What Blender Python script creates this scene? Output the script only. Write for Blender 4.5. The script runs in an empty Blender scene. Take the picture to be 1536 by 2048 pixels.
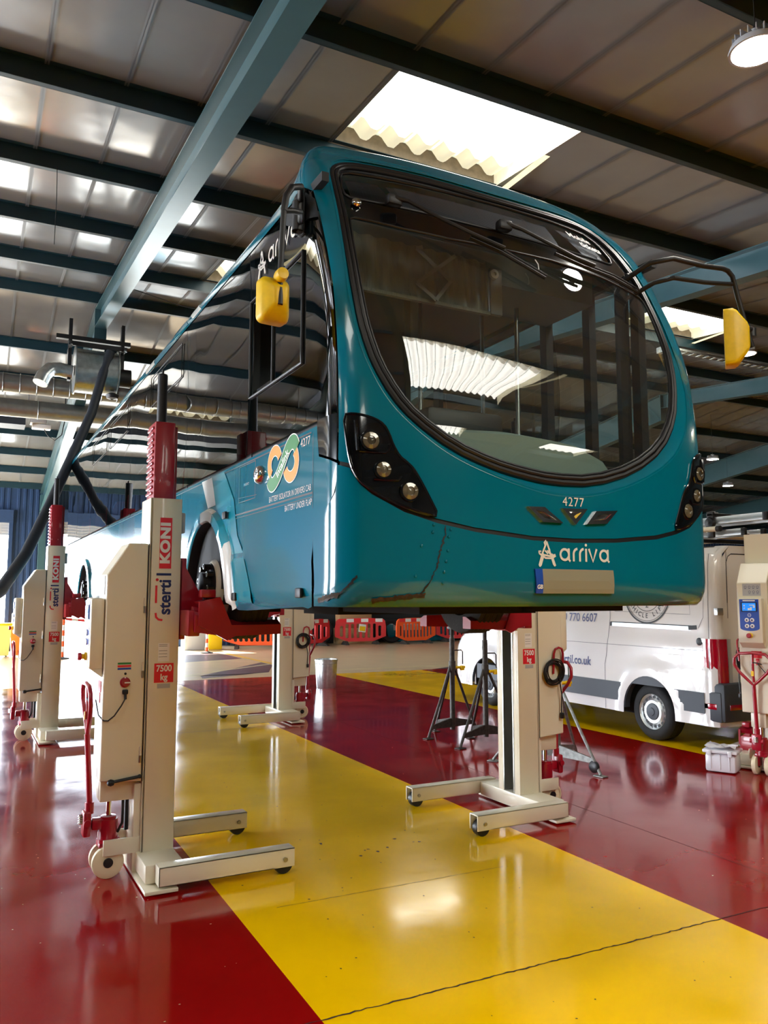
import bpy, bmesh, math, random
import numpy as np
from mathutils import Vector, Matrix
from mathutils.geometry import delaunay_2d_cdt
random.seed(7)
PI=math.pi
sc=bpy.context.scene
COL=sc.collection

# ------------------------------------------------------------------ camera
cam=bpy.data.cameras.new('camera'); co=bpy.data.objects.new('camera',cam); COL.objects.link(co)
cam.sensor_fit='VERTICAL'; cam.sensor_height=24.0; cam.lens=24.0*1600/2048
cam.clip_start=.05; cam.clip_end=400
co.location=(0,0,1.78); co.rotation_euler=(math.radians(90+6.12),0,math.radians(-26.69))
sc.camera=co

# ------------------------------------------------------------------ world, sun, exposure
w=bpy.data.worlds.new('world'); sc.world=w; w.use_nodes=True
nt=w.node_tree; bg=nt.nodes['Background']
bg.inputs[0].default_value=(.78,.88,1,1); bg.inputs[1].default_value=7
sun=bpy.data.lights.new('sun','SUN'); sun.energy=9; sun.angle=math.radians(.6); sun.color=(1,.95,.86)
so=bpy.data.objects.new('sun',sun); COL.objects.link(so); so.rotation_euler=(math.radians(-48),math.radians(-22),0)
SKY_E=2.6      # radiance of the daylit roof sheets
LAMP_E=70.0    # radiance of the lamp discs
vs=sc.view_settings; vs.view_transform='Standard'; vs.look='None'; vs.gamma=1; vs.exposure=1.75; vs.use_curve_mapping=False
sc.display_settings.display_device='sRGB'
sc.cycles.use_denoising=True
sc.cycles.max_bounces=10; sc.cycles.diffuse_bounces=5; sc.cycles.glossy_bounces=5; sc.cycles.transparent_max_bounces=16; sc.cycles.transmission_bounces=6
sc.cycles.sample_clamp_indirect=6; sc.cycles.caustics_reflective=False; sc.cycles.caustics_refractive=False

# ------------------------------------------------------------------ materials
def srgb(r,g,b):
    f=lambda c:(c/12.92 if c<=.04045 else ((c+.055)/1.055)**2.4)
    return tuple(f(c/255.) for c in (r,g,b))
M={}
def mat(name,col,rough=.5,metal=0,coat=0,spec=.5,emit=0,noise=0,nscale=8,bump=0,bscale=20,stretch=(1,1,1),rnoise=0,cr=.03):
    m=bpy.data.materials.new(name); m.use_nodes=True; n=m.node_tree.nodes; l=m.node_tree.links
    p=n['Principled BSDF']; c=srgb(*col)
    p.inputs['Base Color'].default_value=(*c,1); p.inputs['Roughness'].default_value=rough
    p.inputs['Metallic'].default_value=metal; p.inputs['Coat Weight'].default_value=coat; p.inputs['Coat Roughness'].default_value=cr
    p.inputs['Specular IOR Level'].default_value=spec
    if emit: p.inputs['Emission Color'].default_value=(*c,1); p.inputs['Emission Strength'].default_value=emit
    if noise or bump or rnoise:
        tc=n.new('ShaderNodeTexCoord'); mp=n.new('ShaderNodeMapping'); mp.inputs['Scale'].default_value=stretch
        l.new(tc.outputs['Object'],mp.inputs['Vector'])
    if noise or rnoise:
        tx=n.new('ShaderNodeTexNoise'); tx.inputs['Scale'].default_value=nscale; tx.inputs['Detail'].default_value=5
        l.new(mp.outputs[0],tx.inputs['Vector'])
    if noise:
        rp=n.new('ShaderNodeMapRange'); rp.inputs[1].default_value=.3; rp.inputs[2].default_value=.7
        rp.inputs[3].default_value=1-noise; rp.inputs[4].default_value=1+noise
        l.new(tx.outputs[0],rp.inputs[0])
        mx=n.new('ShaderNodeMix'); mx.data_type='RGBA'; mx.blend_type='MULTIPLY'; mx.inputs[0].default_value=1
        mx.inputs[6].default_value=(*c,1); l.new(rp.outputs[0],mx.inputs[7]); l.new(mx.outputs[2],p.inputs['Base Color'])
    if rnoise:
        rr=n.new('ShaderNodeMapRange'); rr.inputs[1].default_value=.3; rr.inputs[2].default_value=.7
        rr.inputs[3].default_value=max(.01,rough-rnoise); rr.inputs[4].default_value=rough+rnoise
        l.new(tx.outputs[0],rr.inputs[0]); l.new(rr.outputs[0],p.inputs['Roughness'])
    if bump:
        tb=n.new('ShaderNodeTexNoise'); tb.inputs['Scale'].default_value=bscale; tb.inputs['Detail'].default_value=2
        l.new(mp.outputs[0],tb.inputs['Vector'])
        b=n.new('ShaderNodeBump'); b.inputs['Strength'].default_value=1; b.inputs['Distance'].default_value=bump
        l.new(tb.outputs[0],b.inputs['Height']); l.new(b.outputs[0],p.inputs['Normal'])
        p.inputs['Coat Normal'].default_value=(0,0,0); l.new(b.outputs[0],p.inputs['Coat Normal'])
    M[name]=m; return m
def glass(name,tint,ior=1.5,rough=.0,bump=0,bscale=3,dust=0):
    m=bpy.data.materials.new(name); m.use_nodes=True; n=m.node_tree.nodes; l=m.node_tree.links
    for x in list(n):
        if x.type!='OUTPUT_MATERIAL': n.remove(x)
    out=[x for x in n if x.type=='OUTPUT_MATERIAL'][0]
    tr=n.new('ShaderNodeBsdfTransparent'); tr.inputs[0].default_value=(*tint,1)
    gl=n.new('ShaderNodeBsdfGlossy'); gl.inputs['Roughness'].default_value=rough; gl.inputs[0].default_value=(1,1,1,1)
    # thin pane: same reflectance from both sides (Schlick)
    ge=n.new('ShaderNodeNewGeometry'); dt=n.new('ShaderNodeVectorMath'); dt.operation='DOT_PRODUCT'
    l.new(ge.outputs['Incoming'],dt.inputs[0]); l.new(ge.outputs['Normal'],dt.inputs[1])
    def mth(op,x,y=None):
        k=n.new('ShaderNodeMath'); k.operation=op
        for i,v in enumerate((x,y)):
            if v is None: continue
            if isinstance(v,(int,float)): k.inputs[i].default_value=v
            else: l.new(v,k.inputs[i])
        return k.outputs[0]
    f0=2*((ior-1)/(ior+1))**2
    om=mth('SUBTRACT',1.0,mth('ABSOLUTE',dt.outputs['Value'])); fac=mth('ADD',f0,mth('MULTIPLY',1-f0,mth('POWER',om,5.0)))
    mx=n.new('ShaderNodeMixShader'); l.new(fac,mx.inputs[0]); l.new(tr.outputs[0],mx.inputs[1]); l.new(gl.outputs[0],mx.inputs[2])
    if bump:
        tc=n.new('ShaderNodeTexCoord'); tb=n.new('ShaderNodeTexNoise'); tb.inputs['Scale'].default_value=bscale; tb.inputs['Detail'].default_value=1
        l.new(tc.outputs['Object'],tb.inputs['Vector']); b=n.new('ShaderNodeBump'); b.inputs['Strength'].default_value=1; b.inputs['Distance'].default_value=bump
        l.new(tb.outputs[0],b.inputs['Height']); l.new(b.outputs[0],gl.inputs['Normal'])
    last=mx
    if dust:
        df=n.new('ShaderNodeBsdfDiffuse'); df.inputs[0].default_value=(.6,.62,.6,1)
        m2=n.new('ShaderNodeMixShader'); m2.inputs[0].default_value=dust; l.new(mx.outputs[0],m2.inputs[1]); l.new(df.outputs[0],m2.inputs[2]); last=m2
    l.new(last.outputs[0],out.inputs[0]); M[name]=m; return m
mat('bus_paint',(0,104,126),.16,coat=.5,spec=.3)
mat('bus_paint_light',(10,140,162),.2,coat=1)
mat('bus_white',(222,222,214),.25,coat=.6)
mat('bus_black',(10,12,14),.12,coat=.6)
mat('rubber',(14,14,15),.45)
mat('tyre',(11,11,13),.75,bump=.002,bscale=60)
mat('under',(8,8,9),.9)
mat('chrome',(215,215,212),.12,1)
mat('steel',(170,170,165),.3,1,noise=.1)
mat('galv',(190,196,196),.34,1,noise=.15,nscale=14)
mat('lamp_glass',(100,94,76),.14,.2,coat=1,noise=.3,nscale=45)
mat('lens_inner',(70,66,52),.08,.2,coat=1)
mat('cream',(226,219,196),.34,coat=.25,rnoise=.06,nscale=6)
mat('lift_red',(160,10,36),.34,coat=.4)
mat('decal_red',(222,28,48),.45)
mat('white',(238,238,236),.45)
mat('navy',(22,40,104),.4)
mat('yellow',(238,196,0),.42)
mat('black',(16,16,17),.5)
mat('grey',(120,122,124),.5)
mat('lgrey',(176,178,180),.5)
mat('blue',(20,74,176),.35,coat=.4)
mat('green',(40,128,54),.4)
mat('orange',(240,150,30),.4)
mat('plate_grey',(136,134,116),.5)
mat('wheel_white',(226,214,180),.5)
mat('interior',(70,84,84),.6)
mat('interior_dark',(24,28,30),.7)
mat('dash',(126,142,134),.55)
mat('seat_red',(170,16,36),.8,noise=.3,nscale=60)
mat('rust',(56,42,26),.8,noise=.6,nscale=50)
mat('blind',(112,114,106),.75,bump=.01,bscale=6,stretch=(8,1,1))
mat('matrix',(30,36,42),.5)
mat('beam',(58,88,94),.30,noise=.05,nscale=6)
mat('purlin_grey',(24,54,64),.4,noise=.12,nscale=4)
mat('panel',(120,121,121),.16,spec=.8,noise=.05,nscale=2,bump=.012,bscale=1.0)
mat('seam',(96,100,104),.45)
mat('cement_glow',(206,200,176),.8,noise=.15,nscale=9,emit=.28)  # glow added to the material
mat('board',(128,116,100),.8,noise=.2,nscale=12)
mat('wall_blue',(30,58,96),.6,noise=.1)
mat('wall_grey',(122,128,126),.7,noise=.1)
mat('floor_red',(146,6,8),.13,spec=.45,coat=.08,cr=.05,noise=.12,nscale=1.6,rnoise=.06,bump=.0005,bscale=5)
mat('floor_yellow',(253,200,0),.13,spec=.5,coat=.08,cr=.05,noise=.08,nscale=1.4,rnoise=.06,bump=.0005,bscale=5)
mat('floor_tan',(206,184,148),.28,spec=.5,noise=.08,nscale=1.5)
mat('floor_dark',(92,76,82),.35,noise=.15,nscale=2)
mat('line_cream',(226,214,170),.4,noise=.1)
mat('line_yellow',(236,190,40),.35,noise=.1)
mat('crack',(58,36,8),.8)
mat('crack_red',(52,10,10),.7)
mat('yard',(206,202,192),.9,noise=.1)
mat('van_white',(232,230,226),.2,coat=.8)
mat('van_grey',(62,68,76),.5)
mat('tail_red',(176,6,34),.15,coat=1)
mat('alu',(204,208,208),.35,.8)
mat('wood',(206,176,130),.6,noise=.15)
mat('stand_steel',(66,62,58),.5,.6,noise=.35,nscale=25)
mat('stand_grey',(120,122,118),.45,.6,noise=.3,nscale=25)
mat('barrier_orange',(250,92,28),.5)
mat('barrier_red',(232,44,52),.5)
mat('barrier_pink',(226,62,66),.5)
mat('foot',(62,60,56),.85)
mat('clear_plastic',(222,222,228),.2,coat=.5)
mat('card',(176,134,92),.8)
mat('bin_yellow',(226,214,120),.5)
mat('hose',(22,30,40),.6)
mat('duct',(150,152,150),.32,.85,noise=.1)
mat('screen',(24,96,170),.2,emit=.6)
mat('teal',(40,140,150),.5)
mat('mirror_yellow',(224,188,0),.45,noise=.06,nscale=30)
glass('windscreen_glass',(.80,.87,.84),1.55,dust=.015)
glass('side_glass',(.10,.13,.13),1.7,bump=.006,bscale=.9)  # darker than the other side's glass, standing in for the dark saloon behind
glass('door_glass',(.88,.9,.88),1.45)
glass('side_glass_clear',(.6,.64,.62),1.5,bump=.003,bscale=.9)
glass('lens',(.9,.9,.9),1.5)
glass('dest_glass',(.72,.76,.8),1.5)
def emis(name,col,e):
    m=bpy.data.materials.new(name); m.use_nodes=True; p=m.node_tree.nodes['Principled BSDF']; c=srgb(*col)
    p.inputs['Base Color'].default_value=(*c,1); p.inputs['Emission Color'].default_value=(*c,1); p.inputs['Emission Strength'].default_value=e; M[name]=m
emis('rooflight',(255,253,244),SKY_E); emis('rooflight_fade_hi',(250,246,226),SKY_E*.42); emis('rooflight_fade_mid',(236,230,200),SKY_E*.24); emis('rooflight_fade_lo',(214,208,178),SKY_E*.13); emis('fill_panel',(236,244,255),11); emis('lamp_led',(255,250,240),LAMP_E)  # stepped-down rooflights imitate bloom over a dirty end; the wall panel is added fill

# ------------------------------------------------------------------ mesh helpers
class MB:
    def __init__(s): s.v=[]; s.f=[]; s.m=[]
    def add(s,vs,fs,mi=0):
        k=len(s.v); s.v+= [tuple(map(float,p)) for p in vs]; s.f+=[tuple(i+k for i in f) for f in fs]; s.m+=[mi]*len(fs); return s
    def box(s,c,d,bev=0,rot=None,mi=0):
        x,y,z=[q/2 for q in d]
        if bev<=0:
            vs=[(i*x,j*y,k*z) for i in (-1,1) for j in (-1,1) for k in (-1,1)]
            fs=[(0,1,3,2),(4,6,7,5),(0,4,5,1),(2,3,7,6),(0,2,6,4),(1,5,7,3)]
        else:
            bm=bmesh.new(); bmesh.ops.create_cube(bm,size=1,matrix=Matrix.Diagonal((2*x,2*y,2*z,1)))
            bmesh.ops.bevel(bm,geom=bm.edges[:],offset=min(bev,x*.95,y*.95,z*.95),segments=2,affect='EDGES',profile=.5)
            vs=[tuple(v.co) for v in bm.verts]; fs=[tuple(v.index for v in f.verts) for f in bm.faces]; bm.free()
        if rot is not None:
            R=rot if isinstance(rot,Matrix) else Matrix.Rotation(rot,3,'Z'); vs=[tuple(R@Vector(v)) for v in vs]
        return s.add([(v[0]+c[0],v[1]+c[1],v[2]+c[2]) for v in vs],fs,mi)
    def b2(s,lo,hi,bev=0,mi=0):
        return s.box([(a+b)/2 for a,b in zip(lo,hi)],[abs(b-a) for a,b in zip(lo,hi)],bev,None,mi)
    def cyl(s,p0,p1,r0,r1=None,n=20,mi=0,caps=True):
        r1=r0 if r1 is None else r1; a=Vector(p0); b=Vector(p1); d=(b-a).normalized()
        u=d.orthogonal().normalized(); w_=d.cross(u); vs=[]
        for c,r in ((a,r0),(b,r1)):
            for i in range(n):
                t=2*PI*i/n; vs.append(c+u*r*math.cos(t)+w_*r*math.sin(t))
        fs=[(i,(i+1)%n,n+(i+1)%n,n+i) for i in range(n)]
        if caps: fs+=[tuple(range(n-1,-1,-1)),tuple(range(n,2*n))]
        return s.add(vs,fs,mi)
    def tube(s,pts,r,n=10,mi=0,closed=False,caps=True):
        P=[Vector(p) for p in pts]; k=len(P); vs=[]; up=None
        for i in range(k):
            if closed: d=(P[(i+1)%k]-P[i-1])
            else: d=P[min(i+1,k-1)]-P[max(i-1,0)]
            d=d.normalized()
            if up is None: up=d.orthogonal().normalized()
            else:
                up=(up-d*up.dot(d)); up=up.normalized() if up.length>1e-6 else d.orthogonal().normalized()
            w_=d.cross(up); rr=r[i] if isinstance(r,(list,tuple)) else r
            for j in range(n):
                t=2*PI*j/n; vs.append(P[i]+up*rr*math.cos(t)+w_*rr*math.sin(t))
        fs=[]
        for i in range(k if closed else k-1):
            a=i*n; b=((i+1)%k)*n
            fs+=[(a+j,a+(j+1)%n,b+(j+1)%n,b+j) for j in range(n)]
        if not closed and caps: fs+=[tuple(range(n-1,-1,-1)),tuple(range((k-1)*n,k*n))]
        return s.add(vs,fs,mi)
    def lathe(s,prof,o=(0,0,0),axis=(0,0,1),n=32,mi=0):
        d=Vector(axis).normalized(); u=d.orthogonal().normalized(); w_=d.cross(u); O_=Vector(o); vs=[]
        for (r,h) in prof:
            for i in range(n):
                t=2*PI*i/n; vs.append(O_+d*h+u*r*math.cos(t)+w_*r*math.sin(t))
        fs=[]
        for k in range(len(prof)-1): fs+=[(k*n+i,k*n+(i+1)%n,(k+1)*n+(i+1)%n,(k+1)*n+i) for i in range(n)]
        return s.add(vs,fs,mi)
    def prism(s,poly,fn,h0,h1,mi=0):
        # poly: list of 2D points; fn(a,b,h)->3D
        k=len(poly); vs=[fn(a,b,h0) for a,b in poly]+[fn(a,b,h1) for a,b in poly]
        fs=[tuple(range(k-1,-1,-1)),tuple(range(k,2*k))]+[(i,(i+1)%k,k+(i+1)%k,k+i) for i in range(k)]
        return s.add(vs,fs,mi)
    def grid(s,fn,us,vs_,mi=0):
        nu,nv=len(us),len(vs_); V=[fn(u,v) for u in us for v in vs_]
        F=[(i*nv+j,(i+1)*nv+j,(i+1)*nv+j+1,i*nv+j+1) for i in range(nu-1) for j in range(nv-1)]
        return s.add(V,F,mi)
    def ribbon(s,pts,w_,fn,mi=0,closed=False):
        # flat stroke of width w_ along a 2D polyline, placed by fn(a,b)
        P=[Vector((p[0],p[1])) for p in pts]; k=len(P); L=[]; R=[]
        for i in range(k):
            if closed: a,b=P[i-1],P[(i+1)%k]
            else: a,b=P[max(i-1,0)],P[min(i+1,k-1)]
            d=(b-a).normalized(); n_=Vector((-d.y,d.x)); ww=w_[i] if isinstance(w_,(list,tuple)) else w_
            L.append(P[i]+n_*ww/2); R.append(P[i]-n_*ww/2)
        vs=[fn(p.x,p.y) for p in L]+[fn(p.x,p.y) for p in R]
        fs=[(i,k+i,k+(i+1)%k,(i+1)%k) for i in range(k if closed else k-1)]
        return s.add(vs,fs,mi)
    def build(s,name,mats,parent=None,smooth=40,loc=None,rotz=0,normals=None,fix=True):
        me=bpy.data.meshes.new(name); me.from_pydata(s.v,[],s.f); me.update()
        mats=mats if isinstance(mats,(list,tuple)) else [mats]
        for m in mats: me.materials.append(M[m] if isinstance(m,str) else m)
        me.polygons.foreach_set('material_index',s.m)
        if fix and normals is None:
            bm=bmesh.new(); bm.from_mesh(me); bmesh.ops.recalc_face_normals(bm,faces=bm.faces[:]); bm.to_mesh(me); bm.free()
        if smooth:
            me.polygons.foreach_set('use_smooth',[True]*len(me.polygons))
            if normals is not None: me.normals_split_custom_set_from_vertices(normals)
            else: me.set_sharp_from_angle(angle=math.radians(smooth))
        me.update()
        o=bpy.data.objects.new(name,me); COL.objects.link(o)
        if parent is not None: o.parent=parent
        if loc is not None: o.location=loc
        o.rotation_euler[2]=rotz
        return o
def tag(o,label,cat,group=None,kind=None):
    if label: o['label']=label
    if cat: o['category']=cat
    if group: o['group']=group
    if kind: o['kind']=kind
    return o
def thing(name,label,cat,loc=(0,0,0),rotz=0,group=None):
    o=bpy.data.objects.new(name,None); COL.objects.link(o); o.location=loc; o.rotation_euler=(0,0,rotz); o.empty_display_size=.2
    return tag(o,label,cat,group)
def struct(mb,name,mats,smooth=40,**k):
    o=mb.build(name,mats,None,smooth,**k); o['kind']='structure'; return o
def kids(o): return [c for c in COL.objects if c.parent==o]
def copy_tree(o,parent=None):
    c=o.copy(); COL.objects.link(c); c.parent=parent
    for ch in kids(o): copy_tree(ch,c)
    return c
def inpoly(pts,poly):
    x=pts[:,0]; y=pts[:,1]; r=np.zeros(len(pts),bool); n=len(poly); j=n-1
    for i in range(n):
        xi,yi=poly[i]; xj,yj=poly[j]
        if yi!=yj: r^=((yi>y)!=(yj>y))&(x<(xj-xi)*(y-yi)/(yj-yi)+xi)
        j=i
    return r
def resample(poly,step,closed=True):
    out=[]; n=len(poly)
    for i in range(n if closed else n-1):
        a=poly[i]; b=poly[(i+1)%n]; L=math.hypot(b[0]-a[0],b[1]-a[1]); k=max(1,int(round(L/step)))
        out+=[(a[0]+(b[0]-a[0])*t/k,a[1]+(b[1]-a[1])*t/k) for t in range(k)]
    if not closed: out.append(tuple(poly[-1]))
    return out
def smooth_poly(P,it=2,closed=True):
    # Chaikin
    for _ in range(it):
        Q=[]; n=len(P)
        for i in range(n if closed else n-1):
            a=P[i]; b=P[(i+1)%n]
            Q+=[(a[0]*.75+b[0]*.25,a[1]*.75+b[1]*.25),(a[0]*.25+b[0]*.75,a[1]*.25+b[1]*.75)]
        if not closed: Q=[P[0]]+Q[1:-1]+[P[-1]]
        P=Q
    return P
def cdt(outer,holes,step,stepy=None):
    stepy=stepy or step
    loops=[resample(l,step*.9) for l in [outer]+list(holes)]
    pts=[]; edges=[]
    for l in loops:
        k=len(pts); n=len(l); pts+=l; edges+=[(k+i,k+(i+1)%n) for i in range(n)]
    B=np.array(pts); lo=np.array(loops[0]).min(0); hi=np.array(loops[0]).max(0)
    gx=np.arange(lo[0]+step*.5,hi[0],step); gy_=np.arange(lo[1]+stepy*.5,hi[1],stepy)
    if len(gx) and len(gy_):
        G=np.array([(a,b) for a in gx for b in gy_]); k=inpoly(G,loops[0])
        for h in loops[1:]: k&=~inpoly(G,h)
        G=G[k]
        if len(G):
            d=np.min(np.hypot(G[:,None,0]-B[None,:,0],G[:,None,1]-B[None,:,1]),axis=1) if len(G)*len(B)<6e6 else np.ones(len(G))
            pts+= [tuple(p) for p in G[d>min(step,stepy)*.45]]
    r=delaunay_2d_cdt([Vector((float(a),float(b))) for a,b in pts],edges,[],0,1e-6)
    V=np.array([tuple(v) for v in r[0]]); F=np.array([f for f in r[2] if len(f)==3])
    c=V[F].mean(1); k=inpoly(c,loops[0])
    for h in loops[1:]: k&=~inpoly(c,h)
    return V,F[k]
def offset_poly(P,d):
    # inward offset (positive = inside) of a closed polygon
    A=sum(P[i][0]*P[(i+1)%len(P)][1]-P[(i+1)%len(P)][0]*P[i][1] for i in range(len(P))); sg=1 if A>0 else -1
    out=[]; n=len(P)
    for i in range(n):
        a=Vector(P[i-1]); b=Vector(P[i]); c=Vector(P[(i+1)%n])
        d1=(b-a); d2=(c-b)
        if d1.length<1e-9: d1=d2
        if d2.length<1e-9: d2=d1
        d1.normalize(); d2.normalize(); n1=Vector((-d1.y,d1.x))*sg; n2=Vector((-d2.y,d2.x))*sg
        m=n1+n2
        if m.length<1e-6: m=n1
        m.normalize(); q=b+m*d/max(.5,m.dot(n1)); out.append((q.x,q.y))
    return out
def text_flat(body,size,bold=0,align='CENTER',spacing=1.0,xs=1.0):
    # 2D triangles of a line of text, width-scaled by xs
    cu=bpy.data.curves.new('t','FONT'); cu.body=body; cu.size=size; cu.align_x=align; cu.align_y='CENTER'; cu.offset=bold; cu.space_character=spacing; cu.resolution_u=4; cu.fill_mode='FRONT'
    ob=bpy.data.objects.new('t',cu); COL.objects.link(ob); dg=bpy.context.evaluated_depsgraph_get(); dg.update()
    me=bpy.data.meshes.new_from_object(ob.evaluated_get(dg)); V=[(v.co.x*xs,v.co.y) for v in me.vertices]; F=[tuple(p.vertices) for p in me.polygons]
    COL.objects.unlink(ob); bpy.data.objects.remove(ob); bpy.data.curves.remove(cu); bpy.data.meshes.remove(me)
    return V,F
def put_text(mb,body,size,fn,mi=0,**k):
    V,F=text_flat(body,size,**k); mb.add([fn(a,b) for a,b in V],F,mi); return mb
def circ(cx,cy,r,n=24,ry=None):
    ry=r if ry is None else ry
    return [(cx+r*math.cos(2*PI*i/n),cy+ry*math.sin(2*PI*i/n)) for i in range(n)]
def arc(cx,cy,r,a0,a1,n=12,ry=None):
    ry=r if ry is None else ry
    return [(cx+r*math.cos(math.radians(a0+(a1-a0)*i/n)),cy+ry*math.sin(math.radians(a0+(a1-a0)*i/n))) for i in range(n+1)]
# ------------------------------------------------------------------ building shell
RY=15.6
def zn(Y): return 5.961+.0955*Y
ZRID=zn(RY)
def zroof(Y): return zn(Y) if Y<=RY else ZRID-.129*(Y-RY)
X0,X1,YB,YF=-13.,44.,30.,-14.
RAFT=[1.81+7.25*k for k in range(-2,6)]
PN=[5.65+1.91*k for k in range(-10,6)]; PF=[RY+.35+1.93*k for k in range(0,8)]
ROOFLIGHTS=[(3.17,5.27,5.65),(3.22,5.32,11.38),(1.95,6.35,-1.99),(1.95,6.35,-3.90),(10.55,12.75,9.47),(-3.7,-1.45,9.47),(18.0,20.2,3.74),(25.2,27.4,9.47),(18.0,20.2,11.38),
            (-10.9,-8.7,3.74),(-3.8,-1.5,-.08),(-10.9,-8.7,-.08),(3.3,5.4,-7.72),(-3.8,-1.5,-5.81),(10.6,12.8,-7.72)]  # this row's entries behind the camera are unseen, added as front fill
FARLIGHTS=[(10.6,12.8,2),(17.9,20.1,3),(25.4,27.6,1),(3.3,5.4,4),(32.4,34.6,4),(-3.8,-1.6,2)]
# floor: painted bays then bare concrete
fl=MB()
def quad(mb,x0,x1,y0,y1,z,mi): mb.add([(x0,y0,z),(x1,y0,z),(x1,y1,z),(x0,y1,z)],[(0,1,2,3)],mi)
xb=[-13]; bands=[]
for k in range(-3,7):
    a=1.38+6.1*k; bands+=[(a,a+2.40,1),(a+2.40,a+6.1,0)]
for a,b,mi in bands:
    a=max(a,X0); b=min(b,X1)
    if b>a: quad(fl,a,b,YF,17.63,0,mi)
quad(fl,X0,X1,17.63,YB+.4,0,2)
# markings on the bare concrete
quad(fl,X0,X1,18.45,18.57,.002,4); quad(fl,7.12,7.24,18.6,25.6,.002,5)
fl.add([(4.5,17.9,.002),(6.3,18.7,.002),(7.05,20.6,.002),(7.05,21.6,.002),(4.6,18.5,.002)],[(0,1,2,3,4)],3)
fl.add([(3.6,22.0,.002),(7.0,23.2,.002),(7.0,26,.002),(2.8,24.2,.002)],[(0,1,2,3)],3)
for (p,q) in (((4.2,18.62),(7.16,21.0)),((2.6,21.6),(7.16,22.9)),((3.7,16.9),(3.7,17.6)),((10.2,18.57),(12,17.7))):
    d=Vector((q[0]-p[0],q[1]-p[1])).normalized(); n_=(-d.y*.05,d.x*.05)
    fl.add([(p[0]+n_[0],p[1]+n_[1],.004),(p[0]-n_[0],p[1]-n_[1],.004),(q[0]-n_[0],q[1]-n_[1],.004),(q[0]+n_[0],q[1]+n_[1],.004)],[(0,1,2,3)],4)
fl.add([(10.2,17.62,.003),(14,17.62,.003),(14,18.2,.003),(11.6,18.4,.003)],[(0,1,2,3)],3)
# saw-cut joints, slightly ragged
def joint(p,q,wd,mi,n=90):
    pts=[]
    for i in range(n+1):
        t=i/n; pts.append((p[0]+(q[0]-p[0])*t+random.uniform(-.5,.5)*wd,p[1]+(q[1]-p[1])*t+random.uniform(-.5,.5)*wd))
    fl.ribbon(pts,[wd*random.uniform(.5,1.1) for _ in pts],lambda a,b:(a,b,.0015),mi)
joint((1.38,3.335),(3.78,3.335),.011,6); joint((3.78,3.335),(7.48,3.335),.008,7); joint((-3,3.335),(1.38,3.335),.005,7)
joint((3.78,10.9),(7.48,10.9),.007,7); joint((1.38,10.9),(3.78,10.9),.009,6); joint((4.6,1),(4.75,10.9),.005,7,60); joint((1.62,4.6),(3.2,4.6),.004,6,50)
# chips and stains in the paint
for k in range(90):
    x=random.uniform(1.45,3.7); y=random.uniform(2.6,9)
    if k<14: x=random.gauss(2.55,.25); y=random.gauss(5.2,.25)
    r=random.uniform(.003,.008) if k>=14 else random.uniform(.005,.016)
    fl.add([(x+r*math.cos(a)*random.uniform(.5,1.3),y+r*math.sin(a)*random.uniform(.5,1.3),.0012) for a in [2*PI*i/7 for i in range(7)]],[tuple(range(7))],6)
for k in range(160):
    x=random.uniform(-1.2,1.3) if k<110 else random.uniform(3.9,7.2); y=random.uniform(2.2,9); r=random.uniform(.002,.006)
    fl.add([(x+r*math.cos(a),y+r*math.sin(a)*random.uniform(.4,1),.0012) for a in [2*PI*i/6 for i in range(6)]],[tuple(range(6))],4)
struct(fl,'floor',['floor_red','floor_yellow','floor_tan','floor_dark','line_cream','line_yellow','crack','crack_red'],smooth=0,fix=False)

# ceiling lining: panels with seam strips, open under the rooflights
ce=MB()
def panel_x(a,b):
    xs=[]
    k=math.floor((a-20)/.705)
    x=.32-.705*40
    while x<b:
        if a<x<b: xs.append(x)
        x+=.705
    return xs
def lay(Ya,Yb_,zf,lights):
    # zf: z of panel; lights: X intervals left open
    cuts=sorted(lights); segs=[]; x=X0
    for a,b in cuts: segs.append((x,a)); x=b
    segs.append((x,X1))
    for a,b in segs:
        g=[a]+panel_x(a,b)+[b]
        for i in range(len(g)-1):
            s=.0 if i==0 else .018; e=.0 if i==len(g)-2 else .018
            ce.add([(g[i],Ya,zf(Ya)),(g[i+1],Ya,zf(Ya)),(g[i+1],Yb_,zf(Yb_)),(g[i],Yb_,zf(Yb_))],[(0,1,2,3)],0)
            if i<len(g)-2:
                x=g[i+1]
                for (l,r,dz) in ((-.022,-.004,-.012),(.004,.022,-.012),(-.004,.004,-.003)):
                    ce.add([(x+l,Ya,zf(Ya)+dz),(x+r,Ya,zf(Ya)+dz),(x+r,Yb_,zf(Yb_)+dz),(x+l,Yb_,zf(Yb_)+dz)],[(0,1,2,3)],1)
PNs=[YF]+[p for p in PN if p>YF]+[RY]
for i in range(len(PNs)-1):
    lay(PNs[i],PNs[i+1],zn,[(a,b) for a,b,y in ROOFLIGHTS if abs(y-PNs[i])<.01])
PFs=[RY]+PF[1:]+[YB]
for i in range(len(PFs)-1):
    lay(PFs[i],PFs[i+1],zroof,[(a,b) for a,b,k in FARLIGHTS if k==i])
# outer weather skin so that daylight only enters at the rooflights
struct(ce,'ceiling',['panel','seam'],smooth=0,fix=False)
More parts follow.
